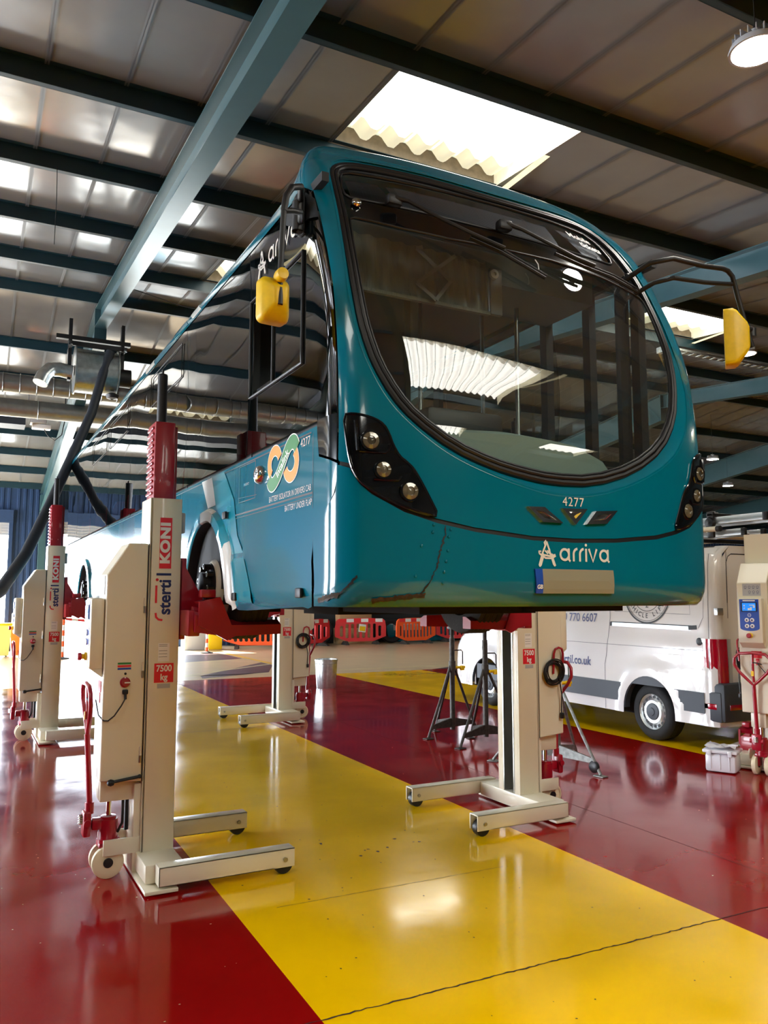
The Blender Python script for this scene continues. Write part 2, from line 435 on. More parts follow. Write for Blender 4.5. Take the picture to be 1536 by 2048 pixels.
# daylit corrugated rooflights, plus unseen ones added as front fill
nw=0
def rooflight(a,b,ya,yb,zf):
    global nw; nw+=1; r=MB(); per=.33; n=int((b-a+.3)/per*8)
    us=[a-.05+(b-a+.1)*i/n for i in range(n+1)]
    wz=lambda u:.05*max(-1,min(1,1.35*math.sin(2*PI*u/per)))
    ylo,yhi=(ya+.02,yb); S_=lambda u,v:(u,v,zf(v)+.17+wz(u))
    for v0,v1,mi in ((ylo,yhi-.62,0),(yhi-.62,yhi-.44,4),(yhi-.44,yhi-.28,5),(yhi-.28,yhi+.02,6)): r.grid(S_,us,[v0,v1],mi)  # strips glow less towards the far end, a bloom fade painted in
    # timber upstands round the opening
    zc=zf((ya+yb)/2)
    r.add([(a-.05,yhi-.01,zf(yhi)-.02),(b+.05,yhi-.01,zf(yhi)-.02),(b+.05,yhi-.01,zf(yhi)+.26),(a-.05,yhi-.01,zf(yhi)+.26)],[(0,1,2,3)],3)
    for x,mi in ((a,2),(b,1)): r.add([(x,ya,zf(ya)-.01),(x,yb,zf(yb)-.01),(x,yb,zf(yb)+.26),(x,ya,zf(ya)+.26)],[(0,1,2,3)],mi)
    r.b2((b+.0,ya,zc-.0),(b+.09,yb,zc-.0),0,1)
    o=r.build('window_%d'%nw,['rooflight','cement_glow','purlin_grey','board','rooflight_fade_hi','rooflight_fade_mid','rooflight_fade_lo'],smooth=60,fix=False); o['kind']='structure'
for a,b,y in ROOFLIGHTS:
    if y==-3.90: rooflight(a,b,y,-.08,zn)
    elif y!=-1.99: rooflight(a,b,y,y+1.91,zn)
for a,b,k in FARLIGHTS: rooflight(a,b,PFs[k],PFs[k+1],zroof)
# purlins: one cold-rolled section each
for Y in PN+PF[1:]:
    p=MB(); z=zroof(Y); sg=1
    for xa,xb_ in (((X0,X1),) if abs(Y+1.99)>.01 else ((X0,1.92),(6.38,X1))):
        p=MB(); p.b2((xa,Y-.004,z-.2),(xb_,Y+.004,z)); p.b2((xa,Y,z-.2),(xb_,Y+.065,z-.194)); p.b2((xa,Y+.06,z-.2),(xb_,Y+.065,z-.18)); p.b2((xa,Y-.065,z-.008),(xb_,Y,z-.002))
        struct(p,'purlin','purlin_grey',smooth=0)
# rafters
for X in RAFT:
    p=MB(); h=.11
    def seg(ya,yb,dep):
        f=lambda y,d:zroof(y)-.2-d
        for (x0,x1,d0,d1) in ((X-h,X+h,0,.014),(X-h,X+h,dep-.016,dep),(X-.006,X+.006,.01,dep-.01)):
            p.add([(x,y,f(y,d)) for x in (x0,x1) for y in (ya,yb) for d in (d0,d1)],[(0,1,3,2),(4,6,7,5),(0,4,5,1),(2,3,7,6),(0,2,6,4),(1,5,7,3)])
    seg(YF,RY,.38); seg(RY,YB,.72)
    p.b2((X-h,RY-.02,ZRID-.92),(X+h,RY+.02,ZRID-.2))
    p.b2((X-h,YB-.5,0),(X+h,YB-.15,zroof(YB)-.3)); p.b2((X-h,YF+.15,0),(X+h,YF+.5,zroof(YF)-.3))
    struct(p,'rafter','beam',smooth=0)
# walls
def ribbed(mb,x0,x1,z0,z1,y,mi=0):
    prof=[]; x=x0; k=0; 
    while x<x1-1e-6:
        for dx,d in ((0,0),(.09,0),(.11,-.03),(.18,-.03)): 
            if x+dx<=x1: prof.append((x+dx,y+d))
        x+=.2
    prof.append((x1,y)); k=len(prof)
    mb.add([(a,b,z0) for a,b in prof]+[(a,b,z1) for a,b in prof],[(i,i+1,k+i+1,k+i) for i in range(k-1)],mi)
wb=MB(); zt=zroof(YB)+.25
for a,b,z0 in ((X0,-6,0),(-6,.9,4.4),(.9,2.3,0),(2.3,6.7,4.5),(6.7,X1,0)): ribbed(wb,a,b,z0,zt,YB)
struct(wb,'wall_back','wall_blue',smooth=0)
wl=MB(); wl.b2((X0-.1,YF,0),(X0,YB,.3)); wl.b2((X0-.1,YF,5.0),(X0,YB,8)); wl.b2((X0-.1,YF,.3),(X0,8.5,5)); wl.b2((X0-.1,14.5,.3),(X0,21,5)); wl.b2((X0-.1,27.5,.3),(X0,YB,5))
struct(wl,'wall_left','wall_blue',smooth=0)
for i,(a,b) in enumerate(((8.5,14.5),(21,27.5))):  # unseen glowing panels, added as fill in place of an opening on the left
    q=MB(); q.b2((X0-.08,a,.3),(X0-.05,b,5.0)); o=q.build('window_%d'%(60+i),'fill_panel',smooth=0); o['kind']='structure'
    q=MB()
    for z in (1.4,2.5,3.6): q.b2((X0-.05,a,z-.03),(X0,b,z+.03))
    q.build('fill_panel_bar','lgrey',o,smooth=0)
wr=MB(); wr.b2((X1,YF,0),(X1+.1,YB,8)); struct(wr,'wall_right','wall_grey',smooth=0)
wf=MB(); wf.b2((X0,YF-.1,0),(X1,YF,6)); struct(wf,'wall_front','wall_grey',smooth=0)
# door openings: frames, rolled shutters
for k,(a,b,h) in enumerate(((-6,.9,4.4),(2.3,6.7,4.5))):
    d=MB(); d.b2((a,YB-.12,0),(a+.12,YB+.05,h)); d.b2((b-.12,YB-.12,0),(b,YB+.05,h)); d.b2((a,YB-.2,h-.08),(b,YB+.05,h+.35))
    o=d.build('door_%d'%(k+1),'wall_blue',smooth=0); o['kind']='structure'
    s=MB(); s.b2((a+.12,YB+.06,h-.5),(b-.12,YB+.09,h))
    for i in range(5): s.b2((a+.12,YB+.04,h-.5+i*.1),(b-.12,YB+.06,h-.47+i*.1))
    s.build('shutter','lgrey',o,smooth=0)
yd=MB(); quad(yd,-120,160,YB+.4,200,-.02,0); quad(yd,-120,X0-.1,-60,YB+.4,-.02,0); struct(yd,'ground','yard',smooth=0,fix=False)
rf=MB()
quad(rf,X0-.2,X1+.2,0,1,0,0); rf=MB()
def skin(ya,yb,lights):
    x=X0-.2
    for a,b in sorted(lights)+[(X1+.2,X1+.2)]:
        if a>x: rf.add([(x,ya,zroof(ya)+.22),(a,ya,zroof(ya)+.22),(a,yb,zroof(yb)+.22),(x,yb,zroof(yb)+.22)],[(0,1,2,3)])
        x=b
for i in range(len(PNs)-1): skin(PNs[i],PNs[i+1],[])
for i in range(len(PFs)-1): skin(PFs[i],PFs[i+1],[])
struct(rf,'roof','wall_grey',smooth=0,fix=False)

# ------------------------------------------------------------------ lamps
LAMPS=[((4.57,3.42,5.51),'round high bay lamp glowing above the near end of the bus, closest of the lamps'),
 ((11.86,9.39,6.06),'round lamp glowing under the roof just behind the yellow nearside mirror'),
 ((19.0,16.35,5.82),'small round lamp hanging on a long cord over the white van'),
 ((22.3,18.62,5.53),'small round lamp hanging behind the ladder rack of the van'),
 ((25.9,22.33,5.05),'tiny round lamp glowing far back just above the ladders')]
def lamp(loc,label):
    x,y,z=loc; t=thing('high_bay_lamp',label,'lamp',loc,0,'round lamps under the roof')
    h=MB(); h.lathe([(0,.13),(.05,.13),(.055,.07),(.12,.06),(.165,.035),(.178,0),(.178,-.012),(.16,-.012),(.155,.0)],n=36); 
    for i in range(18):
        a=2*PI*i/18; h.box((.115*math.cos(a),.115*math.sin(a),.075),(.07,.006,.05),0,a)
    h.build('housing','lgrey',t)
    d=MB(); d.lathe([(.157,-.006),(.1,-.01),(0,-.012)],n=36); d.build('diffuser','lamp_led',t)
    c=MB(); zt_=zroof(y)-.2-z; c.tube([(0,0,.13),(0,0,zt_)],.004,6); c.lathe([(.012,.13),(.012,.17),(0,.17)],n=10); c.build('hanging_cord','black',t)
    return t
for p,l in LAMPS: lamp(p,l)
# ------------------------------------------------------------------ the bus (local: x across, y rearwards from the nose, z up)
BROT=math.radians(1.11); BLOC=(2.679,3.182,0)
bus=thing('bus','turquoise single-decker bus held up off the floor on the red forks of four lift columns','bus',BLOC,BROT)
HW=1.22; XA=1.10; YA=.1573; TH1=.386526; RR=.192608; S1=1.118822; S2=1.346922; Y2=.335698; ZB=1.74; ZR=4.49
def pchip(X,Y):
    X=np.array(X,float); Y=np.array(Y,float); h=np.diff(X); d=np.diff(Y)/h; m=np.zeros(len(X)); m[0]=d[0]; m[-1]=d[-1]
    for i in range(1,len(X)-1):
        if d[i-1]*d[i]>0:
            a=2*h[i]+h[i-1]; b=h[i]+2*h[i-1]; m[i]=(a+b)/(a/d[i-1]+b/d[i])
    def f(x):
        i=int(min(max(np.searchsorted(X,x)-1,0),len(X)-2)); t=(x-X[i])/h[i]
        return float((2*t**3-3*t*t+1)*Y[i]+(t**3-2*t*t+t)*h[i]*m[i]+(-2*t**3+3*t*t)*Y[i+1]+(t**3-t*t)*h[i]*m[i+1])
    return f
_G=pchip([1.7,2.5,2.8,3.0,3.2,3.4,3.6,3.8,4.0,4.13,4.2,4.28,4.36,4.425,4.47,4.49],[0,0,.012,.04,.09,.17,.27,.38,.505,.605,.665,.735,.80,.87,.99,1.2])
_WV=pchip([1.7,3.85,4.0,4.1,4.2,4.28,4.36,4.425,4.47,4.49],[1.22,1.22,1.212,1.165,1.075,.96,.83,.72,.58,.4])
_WF=pchip([1.7,3.85,4.0,4.1,4.2,4.28,4.36,4.425,4.47,4.49],[1.22,1.22,1.215,1.205,1.19,1.165,1.12,1.06,.97,.85])
def gy(z):
    g=_G(z)
    if z<1.88: g+=.09*(1-math.sqrt(max(0,1-((1.88-z)/.15)**2)))
    return g
def hwid(z,s):
    t=min(1,max(0,(abs(s)-S1)/(S2-S1+.5))); t=t*t*(3-2*t); h=_WF(z)*(1-t)+_WV(z)*t
    if z<1.80: h-=.03*(1-math.sqrt(max(0,1-((1.80-z)/.07)**2)))
    return h
_xs=np.linspace(0,XA,400); _ys=.02*_xs**2+.10*_xs**3; _sl=np.r_[0,np.cumsum(np.hypot(np.diff(_xs),np.diff(_ys)))]
def plan(s):
    a=abs(s)
    if a<S1: x=float(np.interp(a,_sl,_xs)); y=.02*x*x+.10*x**3
    elif a<S2: t=TH1+(a-S1)/RR; x=XA+RR*(math.sin(t)-math.sin(TH1)); y=YA+RR*(math.cos(TH1)-math.cos(t))
    else: x=HW; y=Y2+a-S2
    return (x if s>=0 else -x),y
def P0(s,z):
    z=min(max(z,ZB),ZR); x,y=plan(s); k=.4*min(1,max(0,(z-2.9)/1.3))
    return Vector((x*hwid(z,s)/HW,y-k*min(y,Y2)+gy(z),z))
def N0(s,z):
    e=2e-3; za=min(z+e,ZR); zb=max(z-e,ZB)
    n=(P0(s+e,z)-P0(s-e,z)).cross(P0(s,za)-P0(s,zb)); n.normalize(); return n
def BP(s,z,off=0):
    p=P0(s,z)
    if z<ZB: p.z=z
    return p+N0(s,z)*off if off else p
def y2s(y,z):
    lo,hi=S1-.5,S2+14
    for _ in range(40):
        m=(lo+hi)/2
        if P0(m,z).y<y: lo=m
        else: hi=m
    return lo
def x2s(x,z): # front face: lateral position to arc length
    lo,hi=0,S2
    for _ in range(30):
        m=(lo+hi)/2
        if P0(m,z).x<abs(x): lo=m
        else: hi=m
    return math.copysign(lo,x)
def sp(y,z,sd=-1): return (sd*y2s(y,z),z)
def FP(x,z,off=.004): return BP(x2s(x,z),z,off)
def patch(name,outer,holes,step,mats,parent,off=0,offf=None,stepy=None,fn=None,custom=True,mb=None,mi=0,flip=False):
    V,F=cdt(outer,holes,step,stepy); fn=fn or BP
    pts=[]; nn=[]
    for a,b in V:
        o=offf(a,b) if offf else off
        pts.append(fn(a,b,o))
        if custom: nn.append(N0(a,min(max(b,ZB),ZR)) if fn is BP else None)
    if mb is not None: mb.add(pts,F,mi); return
    m=MB(); m.add(pts,F,mi)
    # orient every face with the surface normal
    if custom:
        f2=[]
        for f in m.f:
            a,b,c=[Vector(m.v[i]) for i in f]; n=(b-a).cross(c-a)
            f2.append(f if n.dot(nn[f[0]])>=0 else (f[0],f[2],f[1]))
        m.f=f2
        return m.build(name,mats,parent,normals=[tuple(n) for n in nn],fix=False)
    return m.build(name,mats,parent,fix=False)
mir=lambda P:[(-a,b) for a,b in P]
BT=[(-1.255,2.418),(-1.195,2.402),(-1.186,2.38),(-1.148,2.325),(-1.095,2.279),(-.942,2.198),(-.784,2.15),(-.587,2.113),(-.261,2.082),(0,2.078),(.283,2.088),(.6,2.118),(.79,2.155),(.942,2.198),(1.095,2.279),(1.148,2.325),(1.186,2.38),(1.195,2.402),(1.255,2.418)]
OUT=[(-.961,4.237),(-1.021,4.207),(-1.067,4.162),(-1.088,4.09),(-1.094,4.02),(-1.1,3.912),(-1.109,3.775),(-1.127,3.551),(-1.136,3.346),(-1.134,3.186),(-1.117,3.05),(-1.071,2.885),(-.989,2.734),(-.886,2.619),(-.693,2.49),(-.483,2.416),(-.301,2.381),(-.119,2.361),(.153,2.369),(.459,2.458),(.71,2.606),(.87,2.793),(.95,3.017),(.98,3.244),(1.004,3.516),(1.008,3.79),(.978,3.9),(.94,4.05),(.89,4.185),(.78,4.242),(.6,4.25),(.373,4.24),(0,4.238),(-.348,4.252),(-.669,4.25),(-.86,4.248)]
OUT=smooth_poly(OUT,1)
CRE=[(-1.158,3.32),(-1.154,3.141),(-1.126,2.979),(-1.07,2.826),(-.986,2.683),(-.848,2.557),(-.693,2.455),(-.485,2.378),(-.302,2.330),(-.121,2.301),(.15,2.31),(.456,2.398),(.774,2.55),(.96,2.72),(1.045,2.93),(1.035,3.115),(1.012,3.29),(1.02,3.52),(1.022,3.79),(.99,3.905),(.955,4.06),(.90,4.2),(.785,4.258),(.6,4.266),(.373,4.256),(0,4.254),(-.348,4.268),(-.669,4.266),(-.86,4.264),(-.97,4.253),(-1.034,4.22),(-1.083,4.17),(-1.104,4.09),(-1.11,4.02),(-1.116,3.912),(-1.125,3.775),(-1.143,3.551)]
CRE=smooth_poly(CRE,1)
AP=[(.251,2.43),(.251,2.624),(.255,2.7),(.259,2.8),(.269,2.91),(.279,3.01),(.295,3.116),(.316,3.223),(.348,3.337),(.381,3.426),(.418,3.519),(.467,3.632),(.522,3.75),(.577,3.856),(.615,3.925),(.66,3.955),(1.0,3.962)]
APs=[(-y2s(y,z),z) for y,z in AP]
TOPs=[(-y2s(1.0,3.96),4.0),(-y2s(1.0,3.96),4.2),(-y2s(1.0,3.96),4.36),(-y2s(1.0,3.96),ZR)]
half=APs+TOPs            # left edge going up
fp=BT+[(-a,b) for a,b in half]+list(reversed(half))
patch('front_panel',fp,[CRE],.045,'bus_paint',bus)
# recessed lip around the glazed opening
def strip(inner,outer,prof,n=180):
    # pair both loops by angle about the middle of the opening
    def byang(P,cx=-.05,cz=3.25):
        P=resample(P,.01); A=sorted((math.atan2(p[1]-cz,p[0]-cx),p) for p in P); ang=[a for a,_ in A]
        return lambda t:A[min(range(len(A)),key=lambda i:abs(ang[i]-t))][1]
    fi=byang(inner); fo=byang(outer); V=[]; F=[]
    I=[];O_=[]
    for i in range(n):
        t=-PI+2*PI*(i+.5)/n; I.append(fi(t)); O_.append(fo(t))
    sm=lambda P:[((P[i-1][0]+2*P[i][0]+P[(i+1)%n][0])/4,(P[i-1][1]+2*P[i][1]+P[(i+1)%n][1])/4) for i in range(n)]
    I=sm(sm(I)); O_=sm(sm(O_)); k=len(prof)
    for i in range(n):
        for t,o in prof: V.append(BP(I[i][0]+(O_[i][0]-I[i][0])*t,I[i][1]+(O_[i][1]-I[i][1])*t,o))
    for i in range(n):
        for j in range(k-1): F.append((i*k+j,((i+1)%n)*k+j,((i+1)%n)*k+j+1,i*k+j+1))
    m=MB(); m.add(V,F); return m
strip(offset_poly(OUT,.006),offset_poly(CRE,-.012),[(0,-.045),(0.02,-.034),(.5,-.02),(.85,-.004),(1.0,.0012),(1.04,.0012)]).build('windscreen_surround','bus_paint',bus,fix=False,smooth=60)
# rubber gasket
g=MB(); g.tube([BP(a,b,-.022) for a,b in resample(OUT,.03)],.017,8,closed=True); g.tube([BP(a,b,-.02) for a,b in resample(offset_poly(OUT,.026),.03)],.012,8,closed=True); g.build('gasket','rubber',bus)
wl_=[p for p in offset_poly(OUT,.045) if p[1]<3.66]
i0=max(range(len(wl_)),key=lambda i:wl_[i][1] if wl_[i][0]<0 else -9)
wl_=wl_[i0:]+wl_[:i0]
WIN=wl_+[(.955,3.63),(.93,3.655),(.6,3.715),(.2,3.745),(-.17,3.735),(-.5,3.722),(-.76,3.735),(-1.03,3.77),(-1.06,3.755)]
if WIN[0][0]>0: pass
DST=[(-1.035,4.095),(-1.02,4.13),(-.97,4.15),(-.70,4.156),(-.40,4.162),(.045,4.171),(.45,4.160),(.72,4.13),(.78,4.07),(.80,4.0),(.815,3.93),(.80,3.885),(.76,3.872),(.539,3.867),(.136,3.880),(-.351,3.884),(-.848,3.905),(-1.02,3.918),(-1.045,3.94),(-1.052,3.985)]
patch('windscreen_frame',offset_poly(OUT,.02),[WIN,DST],.05,'bus_black',bus,off=-.026)
patch('windscreen',offset_poly(WIN,-.01),[],.05,'windscreen_glass',bus,off=-.03)
patch('destination_glass',offset_poly(DST,-.006),[],.05,'dest_glass',bus,off=-.028)
m=MB(); m.tube([BP(a,b,-.024) for a,b in resample(DST,.03)],.007,6,closed=True); m.tube([BP(a,b,-.026) for a,b in resample(WIN,.03)],.006,6,closed=True); m.build('glass_trim','rubber',bus)
# destination display behind the glass: matrix board with fine rows, stickers at both ends
d=MB(); board=[(-.74,4.135),(.42,4.145),(.40,3.895),(-.70,3.915)]
V,F=cdt(board,[],.06); d.add([BP(a,b,-.06) for a,b in V],F,0)
for i in range(22):
    z=3.925+i*.0098; d.ribbon([(-.69+k*.109,z) for k in range(11)],.0022,lambda a,b:BP(a,b,-.055),1)
for x in (-.55,-.28,.06,.22): d.ribbon([(x,3.91),(x,4.14)],.008,lambda a,b:BP(a,b,-.054),2)
d.build('destination_display',['matrix','grey','black'],bus,fix=False)
st=MB(); V,F=cdt([(.48,4.13),(.70,4.115),(.76,4.02),(.79,3.90),(.60,3.885)],[],.05); st.add([BP(a,b,-.05) for a,b in V],F,0)
for i,(t,x,z,sz) in enumerate((('Mobile',.615,4.055,.066),('tickets',.67,3.985,.066))): put_text(st,t,sz,lambda a,b,x=x,z=z:BP(x+a,z+b-.12*a,-.024),1,bold=.0016)
st.ribbon([(.655,4.1),(.69,4.085)],.008,lambda a,b:BP(a,b,-.046),1); st.ribbon(arc(.735,3.93,.012,0,360,10),.006,lambda a,b:BP(a,b,-.046),1)
st.build('sticker',['black','white'],bus,fix=False)
st=MB(); V,F=cdt([(-1.0,4.11),(-.80,4.12),(-.74,3.95),(-1.0,3.955)],[],.05); st.add([BP(a,b,-.05) for a,b in V],F,0)
for q in (-.93,-.885): st.ribbon(arc(q,4.06,.02,0,360,12),.008,lambda a,b:BP(a,b,-.046),1)
for q in (-.95,-.92,-.90,-.87): st.ribbon([(q,4.03),(q,3.99+.01*math.sin(q*90))],.008,lambda a,b:BP(a,b,-.046),1)
st.build('sticker',['black','matrix'],bus,fix=False)
m=MB(); m.lathe([(.0,.03),(.018,.028),(.026,.02),(.028,.008),(.02,0)],o=BP(-1.0,3.868,-.024),axis=N0(-1.0,3.868),n=20); m.build('roof_stud','chrome',bus)
m=MB(); m.lathe([(.0,.03),(.018,.028),(.026,.02),(.028,.008),(.02,0)],o=BP(.90,3.80,-.024),axis=N0(.9,3.8),n=20); m.build('roof_stud','rubber',bus)
# front bumper
BLs=[(-1.258,2.40),(-1.261,2.352),(-1.272,2.27),(-1.30,2.235),(-1.339,2.205),(-1.42,2.19),(-1.49,2.183),(-1.502,2.147),(-1.499,2.024),(-1.483,1.89),(-1.46,1.742)]
bm_=[(a,b-.022) for a,b in BT]
bp=bm_[1:-1]+[(-a,b) for a,b in BLs]+list(reversed(BLs))
patch('front_bumper',bp,[],.05,'bus_paint',bus,off=.006)
rv=MB()
for (x,z) in ((-.80,2.12),(-.715,2.10),(-.805,2.085),(-.725,2.065),(-.73,2.0),(-.74,1.95),(-.75,1.90),(-.86,2.02),(-.755,1.85),(-.89,1.88)):
    rv.lathe([(0,.012),(.006,.011),(.008,.007)],o=BP(x,z),axis=N0(x,z),n=8)
rv.build('bumper_rivet','bus_paint',bus)
m=MB(); m.ribbon(resample(BT,.05,False),.03,lambda a,b:BP(a,b-.011,-.006)); 
for sg in (1,-1): m.ribbon([(sg*a,b) for a,b in resample(BLs,.04,False)],.026,lambda a,b:BP(a,b,-.006))
m.build('panel_gap','black',bus,fix=False)
cr=MB()
def jag(P,w0,n,amp):
    Q=resample(P,sum(math.dist(P[i],P[i+1]) for i in range(len(P)-1))/n,False); return [(a+random.uniform(-amp,amp),b+random.uniform(-amp,amp)*.4) for a,b in Q]
q=jag([(-.739,2.118),(-.747,2.061),(-.768,2.002),(-.788,1.92),(-.822,1.85),(-.863,1.793)],0,40,.005); cr.ribbon(q,[random.uniform(.003,.010) for _ in q],lambda a,b:BP(a,b,.0085),0)
q=jag([(-1.16,1.879),(-1.192,1.838),(-1.238,1.80),(-1.278,1.785),(-1.395,1.765)],0,30,.006); cr.ribbon(q,[random.uniform(.006,.014) for _ in q],lambda a,b:BP(a,b,.0085),0)
for (a,b,n,wd) in (((-.84,1.79),(-1.08,1.765),26,.016),((-1.24,1.79),(-1.40,1.76),22,.018)):
    for r in range(3):
        q=jag([a,b],0,n,.006); cr.ribbon([(p[0],p[1]+.006*r) for p in q],[wd*random.uniform(.2,1) for _ in q],lambda a,b:BP(a,b,.009+.0004*r),1 if r else 0)
cr.build('bumper_crack',['black','rust'],bus,fix=False)
# headlight clusters with three lamps each
HL=[(-1.223,2.634),(-1.179,2.636),(-1.128,2.626),(-1.076,2.610),(-1.037,2.584),(-1.014,2.542),(-.995,2.488),(-.964,2.435),(-.929,2.41),(-.898,2.38),(-.867,2.33),(-.83,2.262),(-.775,2.158),(-.843,2.170),(-.922,2.193),(-.999,2.223),(-1.083,2.267),(-1.139,2.309),(-1.174,2.358),(-1.194,2.418),(-1.211,2.519)]
for sg in (1,-1):
    h=[(sg*a,b) for a,b in HL]; hs=smooth_poly(h,1)
    cl=thing('headlight_cluster',None,None); cl.parent=bus
    LS=[(-1.102,2.507,.042),(-1.043,2.371,.038),(-.918,2.273,.042)]
    patch('headlight_panel',hs,[circ(sg*x,z,r+.006,20) for x,z,r in LS],.03,'bus_black',cl,off=.012)
    r_=MB(); r_.tube([BP(a,b,.008) for a,b in resample(hs,.02)],.008,8,closed=True)
    # ledges under the upper lamps
    for pts in ([(-1.15,2.455),(-1.10,2.452),(-1.03,2.452),(-1.015,2.468),(-1.012,2.49)],[(-1.085,2.325),(-1.03,2.322),(-.97,2.322),(-.955,2.34)]): r_.tube([BP(sg*a,b,.014) for a,b in pts],.006,6)
    r_.tube([BP(sg*-1.165,2.60,.014),BP(sg*-1.16,2.545,.02),BP(sg*-1.155,2.46,.014)],.012,8)
    r_.build('headlight_rim','bus_black',cl)
    for x,z,r in LS:
        n=N0(sg*x,z); n=(n+Vector((0,-1.2,0))).normalized(); o_=BP(sg*x,z,.0)
        l=MB(); l.lathe([(r+.009,.012),(r+.007,.022),(r,.022),(r-.002,.014)],o=o_,axis=n,n=28,mi=0); l.lathe([(r,.015),(r*.93,.021),(r*.6,.025),(r*.5,.026)],o=o_,axis=n,n=28,mi=1); l.lathe([(r*.5,.026),(r*.46,.022),(r*.2,.0235),(0,.024)],o=o_,axis=n,n=20,mi=2 if r==.042 and z>2.4 else 1)
        l.build('headlamp',['bus_black','lamp_glass','lens_inner'],cl)
# emblem between the lamps: two rhombi and a triangle in chrome
for nm,P in (('badge',[(-.295,2.226),(-.195,2.228),(-.08,2.152),(-.205,2.152)]),('badge',[(-.082,2.228),(.08,2.231),(.0,2.147)]),('badge',[(.14,2.224),(.289,2.234),(.212,2.162),(.073,2.152)])):
    b=MB(); o1=resample(P,.02); i1=resample(offset_poly(P,.024),.02)
    V,F=cdt(P,[offset_poly(P,.022)],.02); A=np.array(o1); I=np.array(offset_poly(P,.022))
    b.add([BP(a,c,.016) for a,c in V],F,0)
    k=len(o1); b.add([BP(a,c,.016) for a,c in o1]+[BP(a,c,.0) for a,c in o1],[(i,(i+1)%k,k+(i+1)%k,k+i) for i in range(k)],0)
    Q=offset_poly(P,.022); k=len(Q); b.add([BP(a,c,.016) for a,c in Q]+[BP(a,c,.002) for a,c in offset_poly(P,.032)],[(i,(i+1)%k,k+(i+1)%k,k+i) for i in range(k)],0)
    V,F=cdt(offset_poly(P,.031),[],.03); b.add([BP(a,c,.003) for a,c in V],F,1)
    b.build(nm,['chrome','black'],bus,smooth=30,fix=False)
# fleet number and operator lettering on the nose
def stroke_word(mb,word,x,z,h,fn,wd,mi=0,sx=1):
    # round geometric lettering, x height h
    r=h/2
    for ch in word:
        if ch=='a': mb.ribbon([(x+sx*(r+a),z+b) for a,b in arc(0,r,r-wd/2,20,340,22)],wd,fn,mi); mb.ribbon([(x+sx*(2*r-wd/2),z+h-.02*h),(x+sx*(2*r-wd/2),z+.12*h),(x+sx*(2*r+.05*h),z)],wd,fn,mi); x+=sx*(2*r+.28*h)
        elif ch=='r': mb.ribbon([(x+sx*wd/2,z),(x+sx*wd/2,z+h*.55)]+[(x+sx*(wd/2+a),z+b) for a,b in arc(.42*h,.55*h,.42*h,180,95,8)],wd,fn,mi); x+=sx*.62*h
        elif ch=='i':
            mb.ribbon([(x+sx*wd/2,z),(x+sx*wd/2,z+h)],wd,fn,mi); V=circ(x+sx*wd/2,z+h*1.28,wd*.62,10); mb.add([fn(a,b) for a,b in V],[tuple(range(10))],mi); x+=sx*.38*h
        elif ch=='v': mb.ribbon([(x,z+h),(x+sx*.40*h,z+.02*h),(x+sx*.80*h,z+h)],wd,fn,mi); x+=sx*1.05*h
def arrow_man(mb,x,z,H,fn,mi=0,sx=1):
    # crossing-strokes emblem: two legs, waist arc, head loop
    w_=H*.075
    for P in ([(-.5,-.5),(-.28,.0),(-.05,.38),(-.08,.5),(-.16,.42),(-.1,.3)],[(-.40,-.5),(-.2,-.05)],[(.5,-.5),(.3,-.1)],[(.40,-.46),(.2,-.02),(-.02,.46)],[(-.5,-.5),(-.40,-.52)],[(.5,-.5),(.40,-.46)],[(-.48,-.02),(-.5,.06),(-.36,.06)],[(-.48,-.02),(-.1,-.2),(.3,-.2),(.52,-.1),(.5,-.06),(.2,-.12),(-.2,-.08),(-.3,-.0)],[(.0,.1),(.2,-.04),(.35,-.06)],[(-.12,.1),(.02,-.02),(.16,.12),(.04,.3)]):
        mb.ribbon([(x+sx*a*H*.8,z+b*H) for a,b in P],w_,fn,mi)
d=MB(); stroke_word(d,'arriva',-.105,1.962,.066,lambda a,b:FP(a,b,.009),.0125); arrow_man(d,-.182,2.0,.125,lambda a,b:FP(a,b,.009)); d.build('operator_lettering','bus_white',bus,fix=False)
d=MB(); put_text(d,'4277',.066,lambda a,b:FP(a-.004,2.262+b,.005),spacing=1.1,xs=1.0); d.build('fleet_number','bus_white',bus,fix=False)
# number plate, blanked out
p=MB(); V,F=cdt([(-.278,1.936),(.270,1.936),(.277,1.80),(-.262,1.80)],[],.05); p.add([FP(a,b,.004) for a,b in V],F,0)
for P,o_,mi in (([(-.262,1.921),(-.218,1.921),(-.208,1.806),(-.25,1.806)],.016,1),([(-.218,1.921),(.244,1.921),(.256,1.806),(-.208,1.806)],.016,2)):
    V,F=cdt(P,[],.04); p.add([FP(a,b,o_) for a,b in V],F,mi)
    k=len(P); p.add([FP(a,b,o_) for a,b in P]+[FP(a,b,.0) for a,b in P],[(i,(i+1)%k,k+(i+1)%k,k+i) for i in range(k)],mi)
put_text(p,'GB',.026,lambda a,b:FP(-.232+a,1.836+b,.018),3,bold=.0008)
p.build('number_plate',['bus_paint','blue','plate_grey','white'],bus,fix=False,smooth=0)
